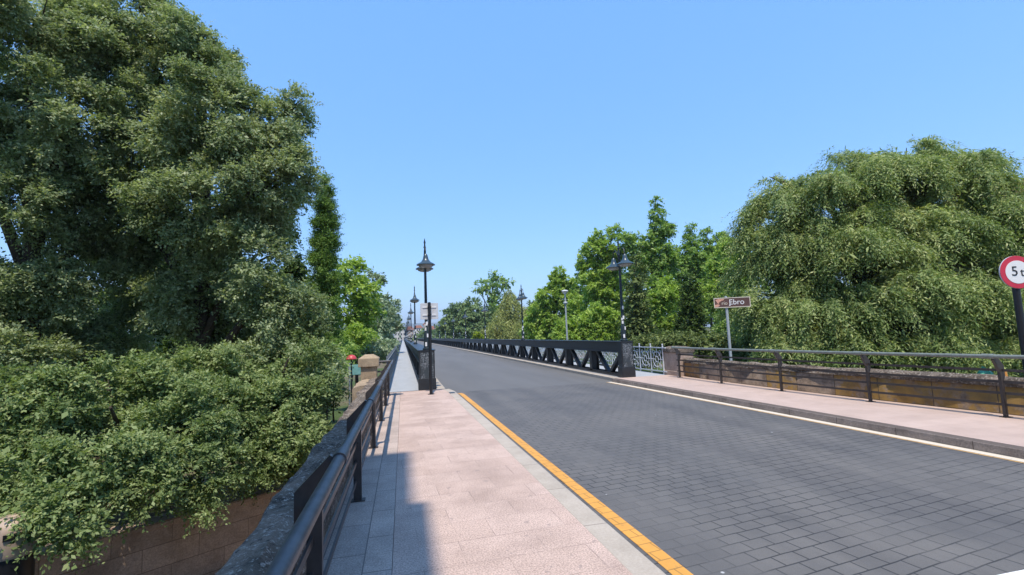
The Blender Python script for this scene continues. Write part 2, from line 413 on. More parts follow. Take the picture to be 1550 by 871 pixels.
M['lf_mid'] = mat_leaf('mid_green_leaves', (.11, .22, .045), (.275, .42, .095), (.46, .57, .18), .42, .5, .3)
M['lf_dark'] = mat_leaf('very_dark_leaves', (.020, .046, .008), (.055, .100, .016), (.110, .165, .032), .2, .6, .2)
M['lf_cyp'] = mat_leaf('bright_cypress_sprays', (.060, .120, .022), (.165, .275, .050), (.300, .420, .100), .3, .6, .2)
M['lf_olive'] = mat_leaf('olive_conifer_leaves', (0.050, 0.079, 0.023), (0.137, 0.187, 0.058), (0.259, 0.302, 0.101), .25, .6, .2)
M['lf_silver'] = mat_leaf('silver_poplar_leaves', (0.105, 0.157, 0.085), (0.274, 0.358, 0.211), (0.527, 0.611, 0.421), .25, .5, .3)
M['lf_willow'] = mat_leaf('yellow_green_willow_leaves', (0.124, 0.163, 0.039), (0.296, 0.333, 0.093), (0.497, 0.513, 0.186), .35, .55, .25)
M['lf_lime'] = mat_leaf('lime_yellow_leaves', (.13, .19, .01), (.25, .32, .02), (.38, .45, .04), .4, .5, .3)
M['lf_far'] = mat_leaf('far_dark_green_leaves', (0.079, 0.140, 0.053), (0.194, 0.281, 0.114), (0.316, 0.404, 0.176), .25, .55, .2)
M['plaster'] = mat_plain('pale_plaster', (.60, .56, .50), .9, .1, .08, .5)
M['plaster_warm'] = mat_plain('ochre_plaster', (.48, .36, .26), .9, .1, .1, .5)
M['rooftile'] = mat_plain('red_brown_roof_tiles', (.22, .10, .07), .9, .1, .25, 1.5)
M['window'] = mat_plain('dark_window_glass', (.03, .035, .045), .15, .6, .1, 1)
M['hill'] = mat_plain('bluish_scrub_hill', (.10, .12, .10), .95, .05, .2, .004)
def mat_water():
    n = N('river_water'); co = n.coord(); n.bump(n.noise(co, 1.5, 4), .3, .05)
    return n.out((.03, .05, .04), .12, .5)
M['water'] = mat_water()
M['litter'] = mat_stone('leaf_litter_pavement', (.30, .25, .20), (.14, .11, .085), (.36, .26, .16), 3.0, amt=.5, bump=.4)
M['redcap'] = mat_plain('red_painted_cap', (.52, .05, .055), .4, .5, .1, 6)
M['teal'] = mat_plain('pale_teal_panel', (.20, .42, .40), .5, .4, .15, 6)
M['greencloth'] = mat_plain('green_plastic_sheet', (.04, .30, .16), .35, .5, .3, 5)
M['orange'] = mat_plain('orange_plastic', (.65, .27, .05), .4, .5, .1, 5)
M['beige'] = mat_plain('beige_bin_plastic', (.42, .32, .25), .5, .4, .12, 4)

# ------------------------------------------------------------------ setting: ground, road, pavements
Y0B, Y1B = 15.4, 315.0               # bridge from .. to
def ss(a, b, x): t = np.clip((x-a)/(b-a), 0, 1); return t*t*(3-2*t)
def hgt(X, Y):
    z = np.full_like(X, -3.1)
    z += 2.3*ss(9.6, 11.2, X)*(1-ss(26, 40, Y))
    z -= 3.5*(ss(118, 128, Y)-ss(262, 272, Y))
    z += 2.7*ss(296, 311, Y)
    z += .10*np.sin(X*.7+1)*np.cos(Y*.6) * (np.abs(X) > 12)
    return z
def axis(a, b, step, far, n):
    t = np.geomspace(1, far, n)
    return np.concatenate([(a-t)[::-1], np.arange(a, b+1e-6, step), b+t])
gx = axis(-60, 80, 1.6, 9000, 26); gy = axis(-40, 330, 2.0, 9000, 26)
link('ground', grid_mesh('ground', gx, gy, hgt, M['ground']), kind='structure')
MB().sheet([(-9000, 119), (9000, 119), (9000, 271), (-9000, 271)], -5.2).build('river', M['water'], kind='structure')

KL = [(1.98, -12), (1.71, 3.07), (1.50, 14.7), (1.40, Y0B)]        # left kerb line (road side)
KR = [(7.62, -12), (7.40, 4.4), (7.30, 7.6), (7.02, 14.2), (6.95, Y0B)]
def interp(line, y): return float(np.interp(y, [p[1] for p in line], [p[0] for p in line]))
def off(line, d): return [(x+d, y) for x, y in line]
ZR = -.12
MB().prism(off(KL, -.02)+off(KR, .02)[::-1], -.7, ZR).build('road', M['pavers'], kind='structure')
MB().prism([(1.30, Y0B), (7.10, Y0B), (7.10, Y1B), (1.30, Y1B)], -.75, ZR-.002).build('bridge_road', M['asphalt'], kind='structure')
MB().prism([(-3, Y1B), (12, Y1B), (12, Y1B+160), (-3, Y1B+160)], -.7, ZR-.006).build('far_road', M['asphalt'], kind='structure')
KLi = off(KL, -.22)
MB().prism([(-.10, -12)]+KLi+[(-.10, Y0B)], -.7, 0.0).build('pavement', M['slabs'], kind='structure')
MB().prism([(-1.0, -12), (-.104, -12), (-.104, Y0B), (-1.0, Y0B)], -.7, -.001).build('pavement_border', M['border'], kind='structure')
MB().prism(KLi+KL[::-1], -.7, -.002).build('kerb', M['kerb'], kind='structure', bevel=.012)
WL = [(11.2, -12), (10.35, 2), (9.82, 5.9), (9.55, 8), (9.36, 10.1), (9.26, 12.3), (9.25, 14.6)]     # right wall face line
KRo = off(KR, .16)
MB().prism(KRo+[(9.3, Y0B)]+WL[::-1], -.7, 0.0).build('pavement_opposite', M['pinkwalk'], kind='structure')
MB().prism(KR+KRo[::-1], -.7, -.003).build('kerb_opposite', M['kerb_brown'], kind='structure', bevel=.012)
def strip(line, d0, d1, z, name, mat, y0=None, y1=None):
    l = [p for p in line]
    if y1 is not None: l = [p for p in l if p[1] < y1]+[(interp(line, y1), y1)]
    MB().sheet(off(l, d0)+off(l, d1)[::-1], z).build(name, mat, kind='structure')
strip(KL, .155, .295, ZR+.004, 'yellow_line', M['yellow'], y1=15.0)
strip(KR, -.16, -.01, ZR+.004, 'gutter_strip', M['cream'])
strip(KR, -.210, -.172, ZR+.004, 'yellow_line_opposite', M['yellow_pale'])
MB().sheet([(3.75, 2.05), (6.9, 2.0), (6.9, 2.62), (3.75, 2.62)], ZR+.004).build('white_road_marking', M['white'], kind='structure')
# bridge footways, kerb strips and deck body
MB().prism([(-.55, Y0B), (1.02, Y0B), (1.02, Y1B), (-.55, Y1B)], -.74, -.004).build('bridge_footway', M['deck'], kind='structure')
MB().prism([(1.02, Y0B), (1.30, Y0B), (1.30, Y1B), (1.02, Y1B)], -.74, -.01).build('bridge_kerb', M['kerb'], kind='structure', bevel=.01)
MB().prism([(7.36, Y0B), (9.15, Y0B), (9.15, Y1B), (7.36, Y1B)], -.74, -.004).build('bridge_footway_opposite', M['deck'], kind='structure')
MB().prism([(7.10, Y0B), (7.36, Y0B), (7.36, Y1B), (7.10, Y1B)], -.74, -.01).build('bridge_kerb_opposite', M['kerb'], kind='structure', bevel=.01)
MB().box(-.4, 9.0, Y0B, Y1B, -1.5, -.76).build('bridge_deck', M['iron'], kind='structure')
MB().box(-1.0, 9.3, 8.0, Y0B+.6, -3.3, -.72).build('abutment', M['brownwall'], kind='structure')
MB().box(-.55, 1.35, Y0B-.05, Y0B+.01, -.1, .004).build('expansion_joint', M['iron'], kind='structure')
# lower left terrace
MB().prism([(-.98, 13.9), (-9.0, 7.75), (-40, 7.75), (-40, 22), (-.98, 22)], -3.3, -1.8).build('terrace_ground', M['ground'], kind='structure')
MB().sheet([(-.99, 2), (-12, 2), (-12, 7.4), (-9.0, 7.4), (-.99, 13.5)], -3.09).build('lower_path', M['litter'], kind='structure')

# small covers in the paving
o = MB().lathe([(.20, 0), (.20, .003)], (-.21, 14.75, .001), 20).build('manhole_cover', M['iron']); tag(o, 'round dark manhole cover in the pink pavement before the bridge footway', 'manhole cover')
o = MB().box(1.30, 1.46, 14.1, 14.4, 0, .004).build('drain_cover', M['iron']); tag(o, 'small square dark cover on the kerb at the end of the yellow line', 'drain cover')

# ------------------------------------------------------------------ stone parapets, pillars, walls
def rough_block(name, mat, parent, path, half, z0, z1, seed, step=.12, amp=.018, kind=None):
    """long stone block following a path (list of x,y) with a worn rounded section"""
    path = np.array(path, float); seg = np.linalg.norm(np.diff(path, axis=0), axis=1); s = np.concatenate([[0], np.cumsum(seg)])
    t = np.arange(0, s[-1]+step/2, step); cx = np.interp(t, s, path[:,0]); cy = np.interp(t, s, path[:,1])
    tx, ty = np.gradient(cx), np.gradient(cy); ln = np.hypot(tx, ty); nx_, ny_ = ty/ln, -tx/ln
    sec = [(-half, z0), (-half, z0+(z1-z0)*.5), (-half, z1-.07), (-half+.02, z1-.025), (-half+.07, z1-.002), (-half*.3, z1+.01), (half*.3, z1+.01),
           (half-.07, z1-.002), (half-.02, z1-.025), (half, z1-.07), (half, z0+(z1-z0)*.5), (half, z0)]
    r = np.random.default_rng(seed); m, k = len(t), len(sec)
    n1 = r.normal(size=(m+8, k)); ker = np.array([1,2,3,2,1.])/9
    n1 = np.apply_along_axis(lambda c: np.convolve(c, ker, 'same'), 0, n1)[:m]*amp*1.6
    v = np.zeros((m, k, 3))
    for j, (a, z) in enumerate(sec):
        d = a+n1[:, j]*np.sign(a)
        v[:, j, 0] = cx+nx_*d; v[:, j, 1] = cy+ny_*d; v[:, j, 2] = z+n1[:, (j+3) % k]*(1 if z > z0+.01 else 0)
    i = np.arange(m*k).reshape(m, k)
    f = np.stack([i[:-1,:-1], i[1:,:-1], i[1:,1:], i[:-1,1:]], -1).reshape(-1, 4)
    mb = MB(); mb.v = [tuple(p) for p in v.reshape(-1, 3)]; mb.f = [tuple(q) for q in f]
    mb.f += [tuple(i[0, :]), tuple(i[-1, ::-1])]
    return mb.build(name, mat, parent, kind, smooth=True)

wl = thing('parapet_wall', (-.75, 5, 0), 'weathered grey stone parapet with rough coping beside the left railing', 'parapet')
wl.location = (0, 0, 0)
rough_block('coping', M['coping'], wl, [(-.77, -10), (-.77, 14.35)], .165, .30, .55, 1, step=.10, amp=.022)
MB().box(-.90, -.64, -10, 14.35, -3.3, .31).build('wall_body', M['coping'], wl)
rough_block('end_block', M['sandstone'], wl, [(-.93, 12.4), (-.93, 14.42)], .32, -3.2, .50, 8, step=.10, amp=.02)
pl = thing('stone_pillar', (-.98, 14.72, 0), 'tan sandstone pillar with low pyramid cap at the end of the left parapet', 'pillar')
MB().box(-.22, .22, -.24, .24, -3.2, .86).build('shaft', M['sandstone'], pl, bevel=.015)
cp = MB(); cp.box(-.29, .29, -.30, .30, .86, 1.10); cp.taper((-.29, .29, -.30, .30), (-.12, .12, -.12, .12), 1.10, 1.21)
cp.build('cap', M['sandstone'], pl, bevel=.012)

wr = thing('parapet_wall', (0, 0, 0), 'low stained stone wall with ochre blocks behind the right hand railing', 'wall')
wc = off(WL, .15)
rough_block('wall_body', M['stainwall'], wr, wc, .13, -3.2, .52, 3, step=.16, amp=.015)
rough_block('coping', M['coping'], wr, wc, .155, .46, .60, 4, step=.14, amp=.02)
pr = thing('stone_pillar', (9.42, 15.15, 0), 'pinkish stone pillar with domed cap between the scroll fence and the right wall', 'pillar')
MB().box(-.30, .26, -.50, .50, .14, .80).build('shaft', M['pinkstone'], pr, bevel=.012)
MB().box(-.33, .29, -.53, .53, -3.2, .16).build('plinth', M['pinkstone'], pr, bevel=.012)
cp = MB(); cp.box(-.34, .30, -.54, .54, .78, .93); cp.taper((-.34, .30, -.54, .54), (-.15, .12, -.30, .30), .93, 1.0)
cp.build('cap', M['coping'], pr, bevel=.02)

bw = thing('retaining_wall', (0, 0, 0), 'brown stone block retaining wall under the drooping branches, lower left', 'wall')
A, B = np.array([-.98, 13.55]), np.array([-9.2, 7.3]); d = (B-A)/np.linalg.norm(B-A); nn = np.array([d[1], -d[0]])*-1
if nn[1] < 0: nn = -nn
poly = [tuple(A), tuple(B), tuple(B+nn*.4), tuple(A+nn*.4)]
MB().prism(poly, -3.3, -1.78).build('wall_body', M['brownwall'], bw)
poly2 = [tuple(A-nn*.04), tuple(B-nn*.04), tuple(B+nn*.45), tuple(A+nn*.45)]
MB().prism(poly2, -1.78, -1.66).build('coping', M['brownwall'], bw, bevel=.02)

# ------------------------------------------------------------------ tube railings beside the pavements
def railing(name, label, line, ys, side, tubemat, postmat, k=1.0):
    """line: post base polyline; side=+1: tube leans to +x; posts at ys"""
    root = thing(name, (0, 0, 0), label, 'railing')
    def pt(y, dx, z): return (interp(line, y)+dx*side, y, z)
    ya, yb = min(ys), max(ys)
    yy = list(np.linspace(ya-.0, yb+.15, 40))
    MB().tube([pt(y, .13, .985) for y in yy], .033, 14).build('top_tube', tubemat, root, smooth=True)
    for q_ in range(4):
        z = .20+.185*q_; mb = MB()
        for a, b in zip(yy[:-1], yy[1:]): mb.beam(pt(a, -.012, z), pt(b, -.012, z), .014, .042)
        mb.build('rail', postmat, root)
    for y in ys:
        x = interp(line, y); mb = MB(); t = .022
        prof = [(-.04, 0), (.04, 0), (.04, .72), (.13, .93), (.12, .985), (.08, 1.015), (-.105, .83), (-.105, .66), (-.04, .58)]
        prof = [(a*k if a < .05 else a, z) for a, z in prof]
        pv = [(x+a*side, y-t, z) for a, z in prof]+[(x+a*side, y+t, z) for a, z in prof]; n = len(prof)
        fs = [tuple(range(n)), tuple(range(2*n-1, n-1, -1))]+[(i, n+i, n+(i+1) % n, (i+1) % n) for i in range(n)]
        if side > 0: fs = [f[::-1] for f in fs]
        mb.add(pv, fs); po = mb.build('post', postmat, root)
        cl = MB().tube([pt(y-.03, .13, .985), pt(y+.13, .13, .985)], .042, 14).build('collar', tubemat, po, smooth=True)
        MB().box(x-.075, x+.075, y-.05, y+.05, 0, .010).build('foot_plate', postmat, po)
    return root
LL = [(-.54, -12), (-.48, 5.3), (-.44, 15)]
rl = railing('railing', 'dark brown pavement railing with thick grey top tube and flat bars, left side', LL, [-6.85, -4.4, -1.95, .48, 2.92, 5.34, 7.77, 10.2, 12.44, 14.55], 1, M['tube'], M['railpaint'])
MB().tube([(-.36, 14.62, .985), (-.72, 14.62, .985)], .032, 10).build('end_tube', M['tube'], rl, smooth=True)
MB().tube([(-.40, 14.62, .70), (-.74, 14.62, .70)], .024, 8).build('end_tube', M['tube'], rl, smooth=True)
RL = off(WL, -.30)
railing('railing', 'brown railing with pale grey top tube standing in front of the stained stone wall', RL, [-4.3, -2.25, -.2, 1.85, 3.9, 5.92, 8.0, 10.13, 12.28, 14.4], -1, M['rtube'], M['railpaint'], .65)

# ------------------------------------------------------------------ lattice girders of the bridge
def girder(x0, x1, label):
    root = thing('lattice_girder', (x0, Y0B, 0), label, 'bridge girder')
    W = x1-x0; c = W/2; L = Y1B-Y0B; bay = 3.02; nb = int(L/bay); top = 1.22
    mb = MB(); mb.box(0, W, 0, nb*bay, top, top+.025); mb.box(.09, .12, .02, nb*bay, top-.34, top); mb.box(W-.12, W-.09, .02, nb*bay, top-.34, top)
    mb.box(.02, .16, .03, nb*bay, top-.37, top-.34); mb.box(W-.16, W-.02, .03, nb*bay, top-.37, top-.34)
    mb.build('top_chord', M['iron'], root)
    mb = MB(); mb.box(.05, W-.05, .1, nb*bay, .0, .05); mb.box(.09, .12, .1, nb*bay, .05, .11); mb.box(W-.12, W-.09, .1, nb*bay, .05, .11)
    mb.build('bottom_chord', M['iron'], root)
    ep = MB(); ep.box(.03, W-.03, 0, .30, .02, top-.002); ep.build('end_post', M['iron'], root)
    pn = MB(); pn.box(.07, W-.07, -.012, 0, .36, top-.06); pn.build('end_panel', M['graf'], root)
    pt = MB(); pt.box(.0, W, -.03, .33, 0, .36); pt.build('plinth', M['iron'], root, bevel=.01)
    def diag(mb, k):
        y0 = k*bay
        for (ya, yb) in ((y0+.28, y0+bay/2-.06), (y0+bay-.28, y0+bay/2+.06)):
            mb.beam((c, ya, top-.30), (c, yb, .06), .15, .13, up=(0, 1, 0))
    def vert(mb, k):
        y = k*bay; mb.box(c-.16, c-.13, y-.115, y+.115, .05, top-.33); mb.box(c+.13, c+.16, y-.115, y+.115, .05, top-.33); mb.box(c-.13, c+.13, y-.02, y+.02, .05, top-.33)
    def stick(mb, a, b):
        pass
    for k in range(49):
        mb = MB(); diag(mb, k); mb.build('diagonal_brace', M['iron'], root)
        if k: 
            mb = MB(); vert(mb, k); mb.build('upright', M['iron'], root)
    a, b = MB(), MB()
    for k in range(49, nb): diag(a, k); vert(b, k)
    a.build('diagonal_brace', M['iron'], root, kind='stuff'); b.build('upright', M['iron'], root, kind='stuff')
    return root
girder(.45, 1.00, 'dark iron lattice girder between the grey footway and the road, left side of the bridge')
girder(7.36, 7.86, 'long dark iron lattice girder on the far right side of the bridge road')

# ------------------------------------------------------------------ scroll railings on the bridge footways
def scroll_bay(mb, y0, wd, full=True):
    """one bay of ornate cast railing in the plane x=0"""
    zt, zb = .93, .12; r = .015
    mb.box(-.02, .02, y0-.016, y0+.016, 0, 1.06)
    if not full:
        for k in range(1, 5): mb.box(-.008, .008, y0+wd*k/5-.009, y0+wd*k/5+.009, zb, zt)
        return
    cy, cz, R = y0+wd/2, (zt+zb)/2, min(wd, zt-zb)*.34
    def ring(cy, cz, R, n=14, t=.012):
        mb.tube([(0, cy+R*math.cos(2*math.pi*i/n), cz+R*math.sin(2*math.pi*i/n)) for i in range(n+1)], t, 4, cap=False)
    ring(cy, cz, R, 14, .016); ring(cy, cz, R*.38, 10, .016)
    for q in range(4):
        a = math.pi/4+q*math.pi/2; ca, sa = math.cos(a), math.sin(a)
        mb.tube([(0, cy+R*.38*ca, cz+R*.38*sa), (0, cy+R*1.45*ca, cz+R*1.45*sa)], .011, 4)
        ring(cy+R*1.38*ca*.86, cz+R*1.38*sa*.95, R*.26, 8, .010)
    for s in (-1, 1):
        mb.tube([(0, cy, cz+s*R*.38), (0, cy, cz+s*(zt-zb)/2)], .012, 4); mb.tube([(0, cy+s*R*.38, cz), (0, cy+s*wd/2, cz)], .012, 4)
    mb.lathe([(.03, -.02), (.03, .02)], (0, y0, 1.07), 6)
def scroll_fence(x, mat, label):
    root = thing('scroll_fence', (x, Y0B, 0), label, 'railing'); L = Y1B-Y0B
    mb = MB(); mb.box(-.025, .025, 0, L, .93, .965); mb.build('top_rail', mat, root)
    mb = MB(); mb.box(-.02, .02, 0, L, .085, .12); mb.build('bottom_rail', mat, root)
    bay = .86
    for k in range(60):
        mb = MB(); scroll_bay(mb, .2+k*bay, bay); mb.build('scroll_panel', mat, root)
    mb = MB()
    for k in range(60, int((L-.3)/bay)): scroll_bay(mb, .2+k*bay, bay, False)
    mb.build('scroll_panel', mat, root, kind='stuff')
    mb = MB()
    for k in range(12): mb.box(-.07, .07, 1.7+k*4.3-.05, 1.7+k*4.3+.05, -.02, 1.0)
    return root
scroll_fence(-.50, mat_plain('grey_blue_ironwork', (.20, .225, .25), .5, .5, .15, 9), 'grey upright bar railing along the outer edge of the left bridge footway')
scroll_fence(9.08, M['silver'], 'silver scrollwork railing on the far right edge of the bridge')

# ------------------------------------------------------------------ twin lamps standing on the girders
def make_lamp(loc, label):
    root = thing('street_lamp', loc, label, 'street lamp', 'twin street lamps along the bridge')
    pb = MB(); pb.lathe([(.13, 0), (.13, .05), (.09, .08), (.085, .50), (.06, .56), (.052, .60), (.042, 2.2), (.036, 3.05), (.05, 3.08), (.036, 3.12), (.022, 3.30)], n=12)
    pb.build('pole', M['lampteal'], root, smooth=True)
    MB().lathe([(.022, 3.29), (.045, 3.33), (.028, 3.38), (.022, 3.45), (.035, 3.49), (.010, 3.60), (.004, 3.64)], n=10).build('finial', M['lampteal'], root, smooth=True)
    for s in (-1, 1):
        path = [(0, s*.03, 2.72), (0, s*.07, 3.02), (0, s*.16, 3.22), (0, s*.30, 3.30), (0, s*.42, 3.22), (0, s*.46, 3.06), (0, s*.46, 2.94)]
        ar = MB(); ar.tube(path, [.018]*7, 8); ar.tube([(0, s*.02, 2.60), (0, s*.14, 2.70), (0, s*.16, 2.84), (0, s*.08, 2.90)], .012, 6)
        ar.build('arm', M['lampteal'], root, smooth=True)
        sh = MB(); sh.lathe([(.03, 3.04), (.06, 3.0), (.075, 2.94), (.095, 2.86), (.15, 2.78), (.27, 2.715), (.295, 2.69), (.295, 2.675), (.25, 2.68)], (0, s*.46, 0), 20)
        so = sh.build('lamp_shade', M['shade'], root, smooth=True)
        MB().lathe([(.235, 2.678), (.215, 2.63), (.14, 2.595), (.03, 2.58)], (0, s*.46, 0), 16).build('glass_bowl', M['glass'], so, smooth=True)
    st = MB()
    r = random.Random(5)
    for k in range(7):
        z = .15+r.random()*1.1; a = -math.pi/2+r.uniform(-.9, .5); rr = .092 if z < .5 else .056
        c = np.array([rr*math.cos(a), rr*math.sin(a), z]); tx = np.array([-math.sin(a), math.cos(a), 0]); h = .035+.03*r.random()
        st.add([c-tx*.03-np.array([0,0,h]), c+tx*.03-np.array([0,0,h]), c+tx*.03+np.array([0,0,h]), c-tx*.03+np.array([0,0,h])], [(0,1,2,3)])
    st.build('sticker', M['whitesign'], root)
    return root
ZL = 1.245
lampL = make_lamp((.74, 15.62, ZL), 'black twin shade lamp on the left girder end, right behind the sign pole')
lampR = make_lamp((7.61, 15.62, ZL), 'black twin shade lamp at the near end of the right girder')
ordn = ['second', 'third', 'fourth', 'fifth', 'sixth', 'seventh', 'eighth', 'ninth', 'tenth', 'eleventh', 'twelfth']
for k in range(1, 13):
    for src, side, x in ((lampL, 'left', .74), (lampR, 'right', 7.61)):
        c = copy_tree(src); c.location = (x, 15.62+14.55*k, ZL)
        c['label'] = f'{ordn[k-1]} twin shade lamp along the {side} girder counted from the near end' if k < 12 else f'last far twin shade lamp on the {side} girder by the bridge end'

# ------------------------------------------------------------------ signs
def text_mesh(name, body, size, mat, parent, loc, rot, ex=.002, sx=1.0):
    cu = bpy.data.curves.new(name, 'FONT'); cu.body = body; cu.size = size; cu.extrude = ex; cu.align_x = 'CENTER'; cu.align_y = 'CENTER'
    tmp = bpy.data.objects.new(name+'_tmp', cu); COL.objects.link(tmp); bpy.context.view_layer.update()
    me = bpy.data.meshes.new_from_object(tmp.evaluated_get(bpy.context.evaluated_depsgraph_get()))
    bpy.data.objects.remove(tmp); bpy.data.curves.remove(cu)
    me.materials.clear(); me.materials.append(mat)
    o = link(name, me, parent); o.location = loc; o.rotation_euler = rot; o.scale = (sx, 1, 1)
    return o

sp = thing('road_sign', (.77, 14.2, 0), 'grey metal back of a rectangular sign on a black pole before the left girder', 'road sign')
MB().lathe([(.045, 0), (.045, 2.66), (.02, 2.675)], n=14).build('pole', M['black'], sp, smooth=True)
pn = MB().box(-.26, .26, .055, .062, 2.17, 2.65).build('panel', M['signback'], sp, bevel=.003)
for z in (2.30, 2.53): MB().box(-.20, .20, .040, .056, z-.02, z+.02).build('rib', M['signrib'], sp)
for z in (2.30, 2.53): MB().box(-.055, .055, -.05, .041, z-.014, z+.014).build('clamp', M['black'], sp)
MB().lathe([(.10, 0), (.10, .012)], n=14).build('foot_plate', M['black'], sp)

pbs = P(1108, 458, 15.1)              # brown street sign behind the right wall
bs = thing('name_sign', (pbs[0], pbs[1], 0), 'brown name plate with cream border reading río Ebro on a galvanised pole', 'street sign', rz=math.radians(-25))
zc = pbs[2]
MB().lathe([(.045, -.8), (.042, zc+.20), (.02, zc+.21)], (-.16, .055, 0), 12).build('pole', M['galv'], bs, smooth=True)
pl_ = MB().box(-.535, .535, -.004, .006, zc-.155, zc+.155).build('plate', M['brownsign'], bs, bevel=.002)
bd = MB()
for (a, b, c_, d_) in ((-.54, .54, .137, .16), (-.54, .54, -.16, -.137)): bd.box(a, b, -.008, -.0045, zc+c_, zc+d_)
for s in (-1, 1): bd.box(s*.529-.011, s*.529+.011, -.008, -.0045, zc-.137, zc+.137)
bd.build('border', M['creamsign'], pl_)
text_mesh('lettering', 'río', .155, M['creamsign'], pl_, (-.225, -.006, zc-.02), (math.pi/2, 0, 0))
text_mesh('lettering', 'Ebro', .235, M['whitesign'], pl_, (.135, -.006, zc+.005), (math.pi/2, 0, 0))
pe = MB()
for poly in ([(-.52,-.13),(-.44,-.13),(-.36,-.08),(-.41,-.04),(-.52,-.06)], [(-.50,.09),(-.40,.13),(-.22,.125),(-.25,.08),(-.34,.05),(-.40,.0),(-.38,-.05),(-.44,.0),(-.46,.05)]):
    pe.add([(x, -.0065, zc+z) for x, z in poly]+[(x, -.0045, zc+z) for x, z in poly], [tuple(range(len(poly))), tuple(range(2*len(poly)-1, len(poly)-1, -1))])
pe.build('peeling_film', M['peel'], pl_)
MB().lathe([(.028, 0), (.028, .004)], (0, 0, 0), 10)
for s in (-.03,): 
    dt = MB(); dt.lathe([(.022, 0), (.022, .003)], n=10); o = dt.build('lettering', M['whitesign'], pl_); o.location = (-.072, -.0046, zc-.085); o.rotation_euler = (math.pi/2, 0, 0)

p5 = P(1540.5, 412, 8.7)
s5 = thing('weight_limit_sign', (p5[0], p5[1], 0), 'round red bordered white sign reading 5 t on a black pole at the right edge', 'road sign', rz=math.radians(-16))
z5 = p5[2]
MB().lathe([(.055, -1.2), (.055, z5+.26), (.02, z5+.275)], (0, .075, 0), 14).build('pole', M['black'], s5, smooth=True)
def disc(name, r, y0, y1, mat, parent):
    mb = MB(); mb.lathe([(r, 0), (r, y1-y0)], n=40); o = mb.build(name, mat, parent); o.rotation_euler = (math.pi/2, 0, 0); o.location = (0, y1, z5); return o
disc('back_plate', .302, .008, .030, M['signback'], s5)
rd = disc('red_border', .300, .002, .0075, M['redsign'], s5)
wd = disc('white_face', .212, -.002, .0015, M['whitesign'], s5)
text_mesh('lettering', '5', .25, M['blackink'], s5, (-.055, -.005, z5+.01), (math.pi/2, 0, 0))
text_mesh('lettering', 't', .22, M['blackink'], s5, (.075, -.005, z5-.01), (math.pi/2, 0, 0))
MB().box(-.02, .02, .03, .075, z5-.12, z5-.06).box(-.02, .02, .03, .075, z5+.06, z5+.12).build('bracket', M['black'], s5)

pk = P(855, 441, 34); 
gl = thing('park_lamp', (pk[0], pk[1], -3.1), 'slim pale grey lamp post with flat disc head among trees past the girder', 'street lamp')
hz = pk[2]+3.1
MB().lathe([(.08, 0), (.075, 1.0), (.055, hz-.1), (.05, hz)], n=10).build('pole', M['galv'], gl, smooth=True)
MB().lathe([(.05, hz-.25), (.20, hz-.05), (.24, hz), (.22, hz+.05), (.05, hz+.09)], n=16).build('lamp_head', M['signrib'], gl, smooth=True)
MB().lathe([(.12, hz-.95), (.16, hz-.85), (.12, hz-.75)], n=12).build('lower_head', M['galv'], gl, smooth=True)

